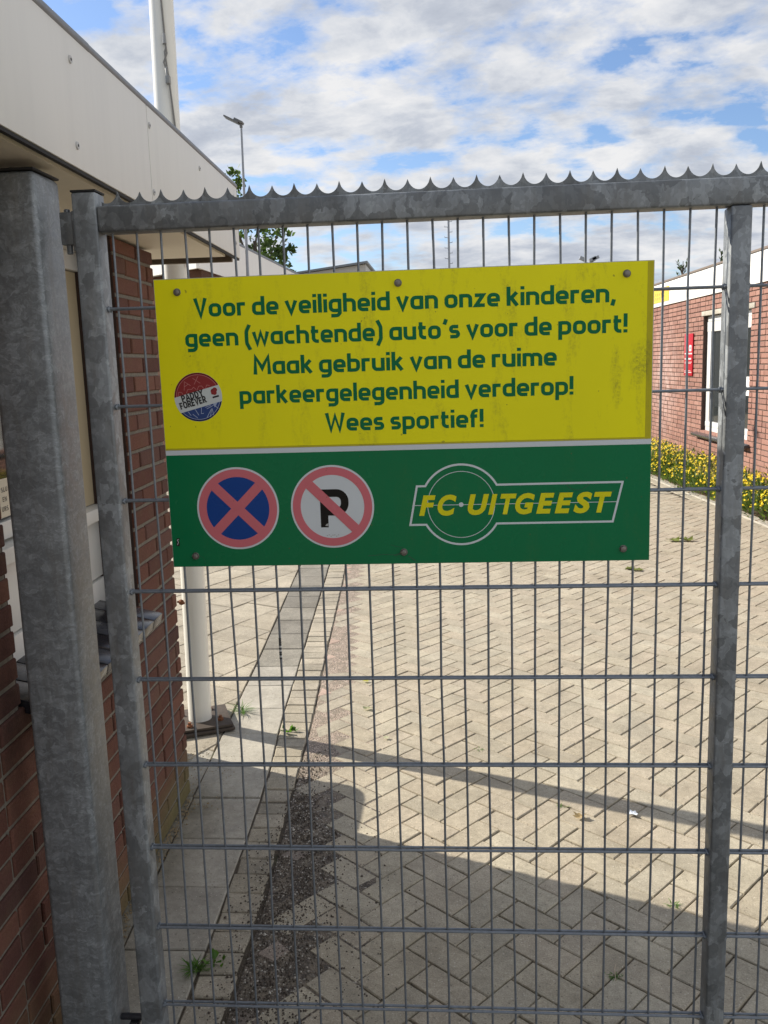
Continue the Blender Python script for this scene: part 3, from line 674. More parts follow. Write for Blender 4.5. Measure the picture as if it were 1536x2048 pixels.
# no-stopping symbol
def symbol(cx, cz, r, kind):
    st = MB(); st.prism(circ(cx, cz, r, 72), FN, .0003, .0006); dsc = st.build('no_stopping_symbol' if kind == 'x' else 'no_parking_symbol', WHT, sign)
    mb = MB(); mb.ring(circ(cx, cz, r*.955, 72), circ(cx, cz, r*.765, 72), FN, .0006, .0009); mb.build('red_ring', PNK, dsc)
    rc = r*.764
    if kind == 'x':
        mb = MB(); mb.prism(circ(cx, cz, rc, 72), FN, .0006, .00085); mb.build('blue_disc', BLU, dsc)
    def bar(ang_, hw, d0, d1):
        c, s_ = math.cos(R_(ang_)), math.sin(R_(ang_)); e = math.sqrt(rc*rc-hw*hw)
        a = math.degrees(math.asin(hw/rc))
        P = [(rc*math.cos(R_(q)), rc*math.sin(R_(q))) for q in (-a, -a/2, 0, a/2, a)]+[(rc*math.cos(R_(q)), rc*math.sin(R_(q))) for q in (180-a, 180-a/2, 180, 180+a/2, 180+a)]
        P = [(cx+c*x-s_*y, cz+s_*x+c*y) for x, y in P]; mb = MB(); mb.prism(P, FN, d0, d1); mb.build('red_bar', PNK, dsc)
    if kind == 'x':
        bar(45, .115*r, .0008, .00105); bar(-45, .115*r, .0008, .0011)
    else:
        mb = MB(); h = r*.92; x0 = cx-.30*r; z0 = cz-.50*r; wd = .2*r
        for P1, dd in (([(x0+wd*.5, z0), (x0+wd*.5, z0+h)], .00085), (fillet([(x0+wd*.5, z0+h-wd*.46), (x0+.60*r, z0+h-wd*.46, .20*r), (x0+.60*r, z0+.41*h, .20*r), (x0+wd*.5, z0+.41*h)], False), .00092)):
            Rb = ribbon(P1, wd*.92); mb.add([FN(p.x, p.y, dd) for l, r_ in Rb for p in (l, r_)], [(2*i, 2*i+1, 2*i+3, 2*i+2) for i in range(len(Rb)-1)])
        mb.build('letter', BLK, dsc)
        bar(-45, .115*r, .0009, .0013)
        mb = MB()
        for q in range(7): mb.prism(circ(cx-.05*r+q*.045*r-.1*r, cz-.70*r+.02*r*math.sin(q*2.2), .016*r, 6), FN, .0006, .0008)
        mb.prism([(cx-.19*r, cz-.46*r), (cx-.12*r, cz-.47*r), (cx-.11*r, cz-.40*r), (cx-.16*r, cz-.42*r)], FN, .0012, .0014); mb.build('scuff', plain('scuff_grey', (.40, .40, .38), .6), dsc)
symbol(.2285, 1.3305, .0875, 'x'); symbol(.429, 1.3305, .0875, 'p')
# club emblem
emb = bpy.data.objects.new('club_emblem', None); COL.objects.link(emb); emb.parent = sign
def stroke(mb, P, wd, closed, d): 
    Rb = ribbon(P, wd, closed); n = len(Rb); mb.add([FN(p.x, p.y, d) for l, r in Rb for p in (l, r)], [(2*i, 2*i+1, (2*i+3) % (2*n), (2*i+2) % (2*n)) for i in range(n if closed else n-1)])
ec, ez, er = .6972, 1.3295, .0835
aT = math.degrees(math.asin((1.3695-ez)/er)); aB = math.degrees(math.asin((ez-1.2885)/er))
P = [(1.025, 1.3698)]+arc(ec, ez, er, aT, 180-aT, 30)+[(.6065, 1.3695), (.591, 1.2885)]+arc(ec, ez, er, 180+aB, 360-aB, 30)+[(1.006, 1.2885)]
mb = MB(); stroke(mb, P, .0042, True, .0005); mb.build('outline', WHT, emb)
mb = MB(); stroke(mb, circ(ec, ez, .0692, 72), .0013, True, .0005); stroke(mb, [(.600, 1.3293), (1.0135, 1.3293)], .0013, False, .00055); mb.prism(circ(ec, ez, .0048, 24), FN, .0003, .0007); mb.build('centre_line', WHT, emb)
def logo_text(ch, pl, pr, q):
    cu = bpy.data.curves.new('lettering', 'FONT'); cu.body = ch; cu.size = 1; cu.offset = .046; cu.shear = .24; cu.resolution_u = 4
    o = bpy.data.objects.new('lettering', cu); COL.objects.link(o); dg = bpy.context.evaluated_depsgraph_get(); me = bpy.data.meshes.new_from_object(o.evaluated_get(dg)); bpy.data.objects.remove(o)
    xs = [v.co.x for v in me.vertices]; ys = [v.co.y for v in me.vertices]
    xl, xr = .600+(pl-80)*3.659e-4, .600+(pr-80)*3.659e-4; zb, h = 1.3075, .0428
    if ch in 'CGSU': zb -= .0005 if ch == 'U' else .0008; h += .0008 if ch == 'U' else .0015
    kx, kz = (xr-xl)/(max(xs)-min(xs)), h/(max(ys)-min(ys))
    for v in me.vertices: v.co = (xl+(v.co.x-min(xs))*kx, F0-.0008-.0001*(q % 2), zb+(v.co.y-min(ys))*kz)
    me.materials.clear(); me.materials.append(YTX); ob = bpy.data.objects.new('letter', me); COL.objects.link(ob); ob.parent = emb
for q, (ch, pl, pr) in enumerate((('F', 107, 202), ('C', 212, 320), ('U', 382, 503), ('I', 497, 550), ('T', 566, 657), ('G', 648, 758), ('E', 765, 867), ('E', 868, 970), ('S', 972, 1076), ('T', 1085, 1183))): logo_text(ch, pl, pr, q)
# bolts
for (x, zz) in ((.129, 1.778), (.579, 1.780), (1.028, 1.781), (.131, 1.2295), (.576, 1.231), (1.028, 1.231)):
    mb = MB(); mb.tube([(x, F0-.0003, zz), (x, F0-.0014, zz)], .0078, 16)
    a0 = random.random(); P = circ(x, zz, .0068, 6, a0); mb.prism(P, FN, .0014, .0062)
    mb.tube([(x, F0-.0062, zz), (x, F0-.0068, zz)], [.0058, .0045], 12); mb.build('bolt', BOLT, sign, bevel=.0006, seg=1)
# scratches on the lower edge
mb = MB()
SCRD = plain('scratch_dark', (.012, .07, .035), .5)
def scratch(P, wd): mb = MB(); Rb = ribbon(P, wd); mb.add([FN(p.x, p.y, .00045) for l, r in Rb for p in (l, r)], [(2*i, 2*i+1, 2*i+3, 2*i+2) for i in range(len(Rb)-1)]); mb.build('scratch', SCRD, sign)
scratch([(.50, 1.224), (.53, 1.2265), (.556, 1.2255), (.572, 1.230)], .0011); scratch([(.548, 1.247), (.56, 1.2435), (.575, 1.241)], .0009); scratch([(.555, 1.2235), (.57, 1.227)], .0014); scratch([(.585, 1.223), (.60, 1.212)], .0016)
scratch([(.137, 1.232), (.148, 1.226), (.152, 1.212)], .0006); scratch([(.90, 1.372)]+arc(.935, 1.383, .028, 200, 330, 12), .0011)
# round sticker
stk = thing('sticker', 'round red white and blue sticker reading PADDY FOREVER on the yellow field', 'sticker', (0, 0, 0))
scx, scz, sr_ = .1588, 1.5655, .0502; FS = lambda a, b, d: (a, F0-.0004-d, b)
RED = vinyl('sticker_red', (.27, .035, .035)); RED2 = vinyl('sticker_pink', (.52, .20, .19)); NAV = vinyl('sticker_blue', (.035, .065, .20)); LBL = vinyl('sticker_pale_blue', (.36, .42, .55)); DRED = vinyl('sticker_dark_red', (.16, .012, .018)); DNAV = vinyl('sticker_navy', (.012, .018, .09)); SWH = vinyl('sticker_white', (.58, .62, .60))
ba = 14.5; c_, s_ = math.cos(R_(ba)), math.sin(R_(ba))
Rt = lambda x, y: (scx+c_*x-s_*y, scz+s_*x+c_*y)
FSr = lambda a, b, d: FS(*Rt(a, b), d)
mb = MB(); mb.prism(circ(0, 0, sr_, 64), FSr, 0, .0002); mb.build('disc', SWH, stk)
def seg_(r, lo, up_):
    al = math.degrees(math.asin(lo/r)); 
    return [(r*math.cos(R_(q)), r*math.sin(R_(q))) for q in [al+(180-2*al)*k/40 for k in range(41)]] if up_ else [(r*math.cos(R_(q)), -r*math.sin(R_(q))) for q in [al+(180-2*al)*k/40 for k in range(41)]]
for up_, lo, A, B_, C_ in ((True, .0125, DRED, RED2, RED), (False, .0215, DNAV, LBL, NAV)):
    for r, M_, d in ((sr_*.995, A, .0003), (sr_*.925, B_, .0004), (sr_*.905, C_, .0005)):
        mb = MB(); mb.prism(seg_(r, lo, up_), FSr, d-.0001, d); mb.build('red_field' if up_ else 'blue_field', M_, stk)
mb = MB()
text(mb, 'PADDY', lambda a, b, d: FSr(-.0345+a, -.0005+b, .0004+d), .0094, .33, .2, .88, slab_=True); text(mb, 'FOREVER', lambda a, b, d: FSr(-.0425+a, -.0145+b, .0004+d), .0094, .33, .18, .84, slab_=True)
mb.build('lettering', INK, stk)
mb = MB()
for (x, z_, r) in ((.034, .003, .0052), (.038, .0045, .005), (.036, -.001, .0045), (.0315, -.0005, .003)): mb.prism(circ(x, z_, r, 14), FSr, .0003, .0005+.00005*r*1000)
mb.build('lion_mark', RED, stk)
mb = MB(); mb.prism([(.029, -.011), (.0425, -.011), (.0425, -.0075), (.029, -.0075)], FSr, .0003, .0005); mb.prism(circ(.0335, .006, .0012, 8), FSr, .0003, .0011); mb.build('mark_caption', INK, stk)
mb = MB()
def sline(P, wd=.0009, d=.0007): Rb = ribbon(P, wd); mb.add([FSr(p.x, p.y, d) for l, r in Rb for p in (l, r)], [(2*i, 2*i+1, 2*i+3, 2*i+2) for i in range(len(Rb)-1)])
for P in ([(-.024, .021), (-.018, .038), (-.008, .027)], [(-.0215, .028), (-.012, .031)], [(.001, .040), (.013, .026)], [(.013, .041), (.0, .027)], [(-.040, .0135), (-.036, .021), (-.030, .018), (-.029, .0135)], [(-.022, .0135), (-.016, .021), (-.008, .019), (-.003, .022), (.001, .016)], [(.002, .014), (.008, .021), (.014, .020), (.017, .0135)], [(.021, .0135), (.025, .0185), (.031, .016)]): sline(P)
mb.build('outline_drawing', RED2, stk)
mb = MB()
for P in ([(.0, -.022), (-.004, -.034), (.001, -.035)], [(-.014, -.022), (-.010, -.036)], [(-.022, -.030), (-.014, -.041)], [(.008, -.024), (.021, -.023)], [(.010, -.028), (.020, -.026), (.028, -.024)], [(.020, -.030), (.005, -.045)], [(.020, -.030), (.012, -.046)], [(.021, -.030), (.020, -.045)], [(.026, -.024), (.034, -.034)], [(-.030, -.0225), (-.026, -.032)]): sline(P, .0012)
mb.add([FSr(x, y, .0008) for x, y in ((.026, -.0212), (.036, -.0212), (.0275, -.030))], [(0, 1, 2)])
mb.build('outline_drawing', LBL, stk)
ts = MB(); ts.prism([(.0905, 1.252), (.0975, 1.2515), (.0985, 1.259), (.0965, 1.2605), (.099, 1.269), (.092, 1.2685)], FN, .0003, .0006)
tag(ts.build('torn_sticker', BLK), 'tiny torn black sticker scrap at the lower left edge of the green field', 'sticker')
mb = MB(); stroke(mb, [(.093, 1.254), (.0955, 1.260), (.0935, 1.265), (.097, 1.2665)], .0012, False, .0007); o = mb.build('white_mark', SWH, bpy.data.objects['torn_sticker'])

# ------------------------------------------------------------------ flagpole
fp = thing('flagpole', 'white flagpole with halyard rising behind the near roof, on a rusty base plate', 'flagpole', (-.500, 1.985, 0))
ax = lambda z: (.004+.0135*z, 0, z)     # the pole leans a touch
mb = MB(); mb.tube([ax(z) for z in (.03, .10, .6, 1.2, 1.9, 2.9, 4, 5.5, 7.0)], [.0530, .0530, .0528, .0522, .0510, .0495, .045, .039, .034], 32); mb.build('pole', POLEW, fp, smooth=True)
RUST = plain('rusty_steel', (.075, .058, .045), .8, .2, .5, 50, .4, .5)
mb = MB(); mb.box(-.14, .14, -.14, .14, .006, .018, M=Matrix.Rotation(R_(24), 4, 'Z')); mb.box(-.13, .13, -.13, .13, .021, .033, M=Matrix.Translation((.005, .005, 0)) @ Matrix.Rotation(R_(22), 4, 'Z')); mb.build('base_plate', RUST, fp, bevel=.002)
BR = plain('rust_orange', (.20, .075, .03), .85, .2, .5, 80)
for (x, y) in ((.105, -.02), (.02, .105), (-.1, .03), (-.015, -.105)):
    mb = MB(); mb.tube([(x, y, .033), (x, y, .055)], .007, 8); mb.prism(circ(x, y, .014, 6), lambda a, b, d: (a, b, d), .033, .043); mb.build('bolt', BR, fp)
mb = MB(); mb.tube([(-.03, -.052, .60), (-.03, -.066, .60)], [.014, .006], 8); mb.tube([(-.045, -.06, .605), (-.012, -.062, .598)], .005, 6); mb.build('rust_clamp', BR, fp)
ROPE = plain('grey_rope', (.22, .21, .19), .9, 0, .4, 300)
px = lambda z: ax(z)[0]
mb = MB(); mb.tube([(px(3.3)+.004, -.051, 3.35), (px(3)+.020, -.050, 2.98), (px(2.9)+.026, -.056, 2.90), (px(2.88)+.022, -.062, 2.885), (px(2.8)+.030, -.058, 2.80), (px(2.7)+.036, -.046, 2.70), (px(2.5)+.048, -.030, 2.5), (px(2.1)+.055, -.02, 2.05)], .0042, 6)
mb.tube([(px(2.95)+.02, -.052, 2.95), (px(2.88)+.030, -.060, 2.88), (px(2.84)+.016, -.062, 2.845), (px(2.79)+.034, -.060, 2.79)], .004, 6); mb.tube([(px(7)+.02, -.036, 6.9), (px(3.3)+.004, -.051, 3.35)], .0042, 6); mb.build('halyard', ROPE, fp, smooth=True)
CLE = plain('cleat_grey', (.25, .25, .24), .5, .3)
mb = MB(); mb.tube([(px(2.93)+.022, -.058, 2.955), (px(2.93)+.022, -.060, 2.915)], [.006, .009], 8); mb.build('cleat', CLE, fp)
mb = MB(); mb.box(px(2.8)+.020, px(2.8)+.036, -.068, -.045, 2.765, 2.795); mb.tube([(px(2.8)+.024, -.06, 2.83), (px(2.8)+.030, -.06, 2.765)], .006, 8); mb.build('cleat', CLE, fp, bevel=.002)

# ------------------------------------------------------------------ second building (pale fascia over brick, past the flagpole)
sb = thing('brick_building', 'low brick building with white slanting fascia, glimpsed past the flagpole under the near roof', 'building', (-2.55, 10.0, 0))
def fas(mb, p, q, z0, z1, th=.04, mi=0):
    p, q = Vector((*p, 0)), Vector((*q, 0)); d = (q-p).normalized(); n = Vector((-d.y, d.x, 0))*th
    mb.add([v+Vector((0, 0, z)) for z in (z0, z1) for v in (p, q, q+n, p+n)], [(0, 1, 5, 4), (1, 2, 6, 5), (2, 3, 7, 6), (3, 0, 4, 7), (4, 5, 6, 7), (0, 3, 2, 1)], mi)
A, B_, C_ = (0, 0), (.17, 7.2), (-5.5, 4.76)
mb = MB(); fas(mb, A, B_, 2.933, 3.487); fas(mb, C_, (-.041, .0), 2.933, 3.487); mb.build('fascia', FASCW, sb)
mb = MB(); fas(mb, (.004, 0), (.176, 7.2), 3.488, 3.525, .06); mb.build('roof_trim', ZINC, sb)
BRS = plain('brown_brick', (.10, .05, .033), .9, 0, .35, 18, .2, .5)
mb = MB(); fas(mb, (-.02, .16), (.13, 7.2), -.05, 2.943, .2); fas(mb, (-5.4, 4.88), (-.2, .34), -.05, 2.943, .05); mb.build('wall', BRS, sb)
mb = MB(); mb.prism([(-.03, .02), (.12, 7.1), (-5.5, 7.2), (-5.45, 4.82)], lambda a, b, d: (a, b, d), 3.40, 3.47); mb.build('roof', ZINC, sb)
# third building, far
tb = thing('far_building', 'far pale building with a thin dark roof edge just above the sign', 'building', (-3.0, 25, 0))
GREYW = painted('grey_cladding', (.50, .49, .46), .6)
mb = MB(); mb.add([(-2.6, 0, -.05), (1.36, 0, -.05), (1.33, 0, 4.52), (-2.6, 0, 4.10), (-2.6, 5, -.05), (1.36, 5, -.05), (1.33, 5, 4.52), (-2.6, 5, 4.10)], [(0, 1, 2, 3), (4, 7, 6, 5), (1, 5, 6, 2), (0, 3, 7, 4), (3, 2, 6, 7)]); mb.build('wall', GREYW, tb)
mb = MB(); mb.add([(-2.7, -.15, 4.10), (1.40, -.15, 4.54), (1.40, -.15, 4.60), (-2.7, -.15, 4.14), (-2.7, 5, 4.11), (1.40, 5, 4.55), (1.40, 5, 4.61), (-2.7, 5, 4.15)], [(0, 1, 2, 3), (4, 7, 6, 5), (1, 5, 6, 2), (0, 3, 7, 4), (3, 2, 6, 7), (0, 4, 5, 1)]); mb.build('roof', ZINC, tb)
mb = MB(); mb.box(-.62, -.60, -.012, -.001, 0, 4.2); mb.box(.4, .42, -.012, -.001, 0, 4.36); mb.build('panel_joint', DARK, tb)

# ------------------------------------------------------------------ right building
rb = thing('brick_building', 'sunlit brick building with white fascia and a flower bed at its foot, on the right', 'building', (0, 0, 0), TH)
XR = 4.3
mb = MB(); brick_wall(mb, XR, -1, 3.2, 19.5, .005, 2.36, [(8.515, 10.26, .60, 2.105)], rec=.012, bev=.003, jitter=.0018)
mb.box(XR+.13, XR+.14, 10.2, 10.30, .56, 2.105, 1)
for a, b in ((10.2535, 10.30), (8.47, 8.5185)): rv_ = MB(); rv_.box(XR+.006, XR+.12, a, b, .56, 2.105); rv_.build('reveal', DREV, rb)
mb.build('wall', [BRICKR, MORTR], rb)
mb = MB(); mb.box(XR-.02, XR+.06, 3.0, 11.6, 2.362, 2.70); mb.box(XR-.02, XR+.06, 11.604, 19.6, 2.362, 2.70); mb.build('fascia', FASCW, rb, bevel=.002)
mb = MB(); mb.box(XR-.035, XR+.08, 3.0, 19.6, 2.701, 2.725); mb.build('roof_trim', plain('brown_trim', (.17, .13, .10), .6), rb)
mb = MB(); mb.box(XR+.06, XR+6, 3.0, 19.6, 2.6, 2.69); mb.build('roof', ZINC, rb)
mb = MB(); mb.box(XR+.2, XR+.21, 3.2, 19.5, 0, 2.6); mb.build('inner_wall', INT, rb)
wn = bpy.data.objects.new('window', None); COL.objects.link(wn); wn.parent = rb
mb = MB(); x0, x1 = XR+.055, XR+.11
mb.box(x0, x1, 8.515, 10.26, 2.03, 2.10); mb.box(x0-.006, x1, 8.515, 10.26, 1.90, 2.026); mb.box(x0, x1, 8.515, 10.26, .60, .665); mb.box(x0-.004, x1, 8.515, 10.26, .668, .735)
mb.box(x0, x1, 10.19, 10.26, .735, 1.90); mb.box(x0-.004, x1, 10.09, 10.185, .735, 1.90); mb.box(x0, x1, 8.515, 8.585, .735, 1.90); mb.box(x0, x1, 9.30, 9.38, .735, 1.90); mb.build('frame', WPAINT, wn, bevel=.003)
mb = MB(); mb.box(XR+.085, XR+.09, 9.38, 10.09, .735, 1.90); mb.build('pane', GLASS, wn); mb = MB(); mb.box(XR+.085, XR+.09, 8.585, 9.30, .735, 1.90); mb.build('pane', GLASS, wn)
mb = MB(); mb.box(XR-.012, XR+.08, 8.40, 10.31, 2.107, 2.165); mb.build('lintel', KERB, wn, bevel=.003)
mb = MB(); mb.box(-.07, .075, 8.42, 10.44, -.02, .015, M=Matrix.Translation((XR-.01, 0, .565)) @ Matrix.Rotation(R_(-10), 4, 'Y')); mb.build('sill', SILLG, wn, bevel=.004)
PAP = plain('white_paper', (.72, .72, .70), .8, 0, .05)
tag((lambda mb: (mb.box(XR+.080, XR+.0835, 8.62, 8.85, 1.12, 1.34), mb.build('paper_notice', PAP))[1])(MB()), 'white paper notice taped inside the right window, low on the glass', 'notice')
bpy.data.objects['paper_notice'].rotation_euler = (0, 0, TH)
# red sign on the right wall
rs = thing('wall_sign', 'narrow upright red sign board with white writing on the right brick wall', 'sign', (0, 0, 0), TH)
RS = vinyl('sign_red', (.42, .02, .03)); 
FR = lambda a, b, d: (XR-.018-d, a, b)
mb = MB(); mb.box(XR-.018, XR-.006, 10.645, 11.04, 1.325, 1.898); mb.build('board', RS, rs, bevel=.001)
mb = MB(); mb.prism([(10.70, 1.66), (10.80, 1.66), (10.81, 1.72), (10.78, 1.745), (10.70, 1.74)], FR, .0005, .002)
# viewer looks along +x, so text runs towards smaller y
TR = lambda y0, z0: (lambda a, b, d: FR(y0-a, z0+b, .0006+d))
for y0, y1, zz, hh in ((11.0, 10.68, 1.618, .018), (11.0, 10.72, 1.545, .022), (11.0, 10.68, 1.508, .006), (11.0, 10.72, 1.492, .006), (11.0, 10.73, 1.392, .005), (11.0, 10.69, 1.366, .012)):
    y = y0
    while y > y1:
        wl = random.uniform(.012, .03); mb.prism([(y-wl, zz), (y, zz), (y, zz+hh), (y-wl, zz+hh)], FR, .0005, .0015); y -= wl+.006
mb.build('lettering', plain('white_print', (.75, .70, .68), .5), rs)
mb = MB(); mb.prism(circ(10.755, 1.70, .022, 10), FR, .002, .003); mb.build('crest', INK, rs)
# yellow banner on the fascia
yb = thing('banner', 'small yellow banner with faint handwriting on the white fascia of the right building', 'banner', (0, 0, 0), TH)
FB = lambda a, b, d: (XR-.026-d, a, b)
mb = MB(); mb.box(XR-.026, XR-.0215, 11.88, 13.3, 2.42, 2.635); mb.build('board', vinyl('banner_yellow', (.80, .50, .06), .1), yb)
mb = MB()
for zz in (2.535, 2.475):
    y = 13.2
    for q in range(9):
        Pq = [(y-.018*k, zz+.022*math.sin(k*1.9+q)+.004*k) for k in range(5)]; Rb = ribbon(Pq, .006); mb.add([FB(p.x, p.y, .001) for l, r in Rb for p in (l, r)], [(2*i, 2*i+1, 2*i+3, 2*i+2) for i in range(len(Rb)-1)]); y -= .125
mb.build('handwriting', plain('green_ink', (.12, .20, .10), .6), yb)

# ------------------------------------------------------------------ poles far off
lp = thing('street_lamp', 'slim grey lamp post with a flat angled lamp head, in front of the tree', 'street lamp', (-2.13, 11, 0))
LG = plain('lamp_grey', (.26, .28, .31), .5, .4)
mb = MB(); mb.tube([(0, 0, -.05), (0, 0, 2.9), (.02, 0, 4.95)], [.028, .021, .016], 12); mb.build('pole', LG, lp, smooth=True)
mb = MB(); M = Matrix.Translation((-.06, 0, 4.985)) @ Matrix.Rotation(R_(27), 4, 'Y'); mb.box(-.16, .06, -.08, .08, -.010, .010, M=M); mb.box(-.02, .11, -.06, .06, .0101, .040, M=M); mb.tube([(.02, 0, 4.90), (.02, 0, 4.97)], .022, 10); mb.build('lamp_head', plain('lamp_dark', (.13, .135, .14), .5), lp, bevel=.004)
ms = thing('mast', 'thin far mast with climbing pegs, in the sky just above the middle of the sign', 'mast', (.83, 40, 0))
mb = MB(); mb.tube([(0, 0, -.05), (.01, 0, 8.6)], [.07, .05], 8); mb.build('pole', LG, ms)
for i in range(18):
    zz = 4.4+.23*i; mb = MB(); sd = 1 if i % 2 else -1; mb.tube([(0, 0, zz), (sd*.17, 0, zz+.01), (sd*.17, 0, zz+.06)], .014, 5); mb.build('peg', LG, ms)
fl = thing('floodlight', 'far floodlight mast whose twin lamp heads peep over the sign edge', 'floodlight', (10.2, 60, 0))
mb = MB(); mb.tube([(0, 0, -.05), (0, 0, 7.75)], [.12, .08], 8); mb.build('pole', LG, fl)
for sd, aa in ((-1, 25), (1, -25), (.55, -25)):
    mb = MB(); M = Matrix.Translation((sd*.42, 0, 8.0+.08*abs(sd))) @ Matrix.Rotation(R_(aa), 4, 'Y'); mb.box(-.22, .22, -.2, .2, -.1, .1, M=M); mb.tube([(0, 0, 7.74), (sd*.42, 0, 7.98)], .04, 6); mb.build('lamp_head', LG, fl)

# ------------------------------------------------------------------ foliage
def leafmat(name, a, b, trans=.35):
    M, t = mat(name, .55, 0, .35); c = t.mix(t.rnd, a, b); t.set('Base Color', c)
    tr_ = t.n('ShaderNodeBsdfTranslucent', {0: t.mix(1, c, (1.1, 1.25, .6), 'MULTIPLY')}); ms_ = t.n('ShaderNodeMixShader', {0: trans})
    out = M.node_tree.nodes['Material Output']; b_ = M.node_tree.nodes['Principled BSDF']
    M.node_tree.links.new(b_.outputs[0], ms_.inputs[1]); M.node_tree.links.new(tr_.outputs[0], ms_.inputs[2]); M.node_tree.links.new(ms_.outputs[0], out.inputs[0])
    return M
LEAF = leafmat('tree_leaf', (.045, .08, .025), (.10, .15, .045)); LEAF2 = leafmat('twig_leaf', (.03, .055, .02), (.06, .09, .03))
BARK = plain('bark', (.09, .07, .05), .9, 0, .4, 20)
def rv(): return Vector((random.gauss(0, 1), random.gauss(0, 1), random.gauss(0, 1))).normalized()
def leaf(mb, p, s, d=None, nrm=None, mi=0, k=.6):
    d = d or rv(); n = nrm or rv(); w_ = d.cross(n); w_ = w_.normalized() if w_.length > 1e-3 else d.orthogonal().normalized()
    mb.add([p, p+d*s*.5+w_*s*k*.5+d.cross(w_)*s*.08, p+d*s, p+d*s*.5-w_*s*k*.5+d.cross(w_)*s*.08], [(0, 1, 2, 3)], mi)
def tree(name, label, base, clumps, leafsize, trunk, nper, mat_, limbs=True):
    r = thing(name, label, 'tree', base)
    mb = MB(); mb.tube([(0, 0, -.05), *[Vector(p) for p in trunk]], [.10, .085, .07, .05, .03][:len(trunk)+1], 10)
    for c, rad in clumps:
        c = Vector(c); s_ = Vector(trunk[-2])+Vector((0, 0, random.uniform(-.5, .2)))
        if limbs: mb.tube([s_, (s_+c)/2+rv()*.12, c, c+rv()*rad*.6], [.03, .02, .011, .004], 6)
    mb.build('trunk', BARK, r, smooth=True)
    mb = MB()
    for c, rad in clumps:
        for sub in range(max(3, int(nper/14))):
            sc = Vector(c)+rv()*rad*random.uniform(.25, 1.0)**.6
            for q in range(14):
                leaf(mb, sc+rv()*rad*.30*random.random()**.4, leafsize*random.uniform(.6, 1.2))
    mb.build('crown', mat_, r)
    return r
cl = []
for (u, zz, rr) in ((-2.55, 4.05, .36), (-2.28, 3.95, .30), (-2.12, 3.60, .22), (-2.42, 3.55, .30), (-2.72, 3.72, .32), (-2.20, 3.22, .20), (-2.50, 3.15, .26), (-2.03, 3.10, .12), (-2.85, 4.35, .33), (-2.98, 4.78, .22), (-2.9, 3.2, .3), (-3.3, 4.3, .42), (-3.5, 3.7, .45), (-3.15, 3.0, .4), (-2.6, 2.7, .35), (-2.2, 2.75, .2), (-3.7, 4.6, .35)):
    cl.append(((u+2.75, random.uniform(-.45, .45), zz), rr))
big = tree('tree', 'leafy green tree behind the lamp post, left of the sign top', (-2.75, 14, 0), cl, .11, [(0, 0, 1.6), (.05, 0, 2.4), (.1, .05, 3.1), (.12, 0, 3.8)], 165, LEAF)
big.scale = (1.379,)*3; big.location = (-4.05, 20, -.615)
for lab, bx, zt, wd in (('young treetop with upright leaves poking over the right roof, nearer the sign', 5.18, 3.42, .13), ('young treetop with upright leaves poking over the right roof beside the gate upright', 5.93, 3.62, .11)):
    r = thing('young_tree', lab, 'tree', (bx, 16, 0), 0, 'young treetops over the right roof'); mb = MB(); tw = MB(); 
    tw.tube([(0, 0, -.05), (0, 0, 2.6), (.01, 0, zt-.05)], [.05, .025, .006], 6)
    for i in range(7):
        a = random.uniform(0, 6.28); zz = zt-.5+random.random()*.35; e = Vector((math.cos(a)*wd*random.uniform(.4, 1), math.sin(a)*wd, zz+random.uniform(.05, .18))); e.z = min(e.z, zt)
        tw.tube([(0, 0, zz-.1), e], [.008, .003], 5)
        for q in range(6):
            p = Vector((0, 0, zz-.1)).lerp(e, .35+.65*q/8); leaf(mb, p, .085, Vector((random.gauss(0, .6), random.gauss(0, .6), .9)).normalized(), None, 0, .42)
    tw.build('trunk', BARK, r); mb.build('crown', LEAF2, r)

# flower bed: marigold-like flowers merging into one mass, dry grass behind
FOL = leafmat('flower_foliage', (.07, .115, .028), (.15, .20, .05)); PET = leafmat('yellow_petal', (.90, .62, .01), (.92, .74, .03), .3); DRY = leafmat('dry_grass_blade', (.40, .31, .15), (.52, .43, .24), .3)
mb = MB()
def flower(mb, p, s, mi=1):
    n = (Vector((-.55, -.35, .8))+rv()*.45).normalized(); a = n.orthogonal().normalized(); b = n.cross(a)
    P = [p+n*s*.1]
    k = 10
    for i in range(k):
        t_ = 2*math.pi*i/k; rr = s*(1 if i % 2 == 0 else .58); P.append(p+(a*math.cos(t_)+b*math.sin(t_))*rr+n*s*.18*(i % 2 == 0))
    mb.add(P, [(0, 1+i, 1+(i+1) % k) for i in range(k)], mi)
rnd = random.Random(5)
y = 4.2
while y < 13.8:
    for rowx in (.10, .30, .50):
        if rnd.random() < .03: continue
        c = Vector((be(y)+rowx+rnd.uniform(-.06, .06), y+rnd.uniform(-.12, .12), 0)); H = (.20 if rowx < .2 else .30)*rnd.uniform(.75, 1.2)
        for q in range(130):
            a = rnd.uniform(0, 6.28); rr = .19*math.sqrt(rnd.random()); zz = rnd.random()**.7*H*(1-.5*(rr/.17)**2)+.01
            leaf(mb, c+Vector((math.cos(a)*rr, math.sin(a)*rr, zz)), rnd.uniform(.045, .09), (Vector((math.cos(a)*.6, math.sin(a)*.6, .8))+rv()*.5).normalized(), None, 0, .35)
        for q in range(int(rnd.uniform(14, 44))):
            a = rnd.uniform(0, 6.28); rr = .18*math.sqrt(rnd.random()); zz = H*(1.02-.55*(rr/.18)**2)+rnd.uniform(-.02, .04)
            flower(mb, c+Vector((math.cos(a)*rr, math.sin(a)*rr, zz)), rnd.uniform(.012, .022))
    y += .215
tag(mb.build('marigold_flowers', [FOL, PET]), 'bright yellow flowers with feathery green leaves massed along the foot of the right wall', 'flowers', kind='stuff')
mb = MB()
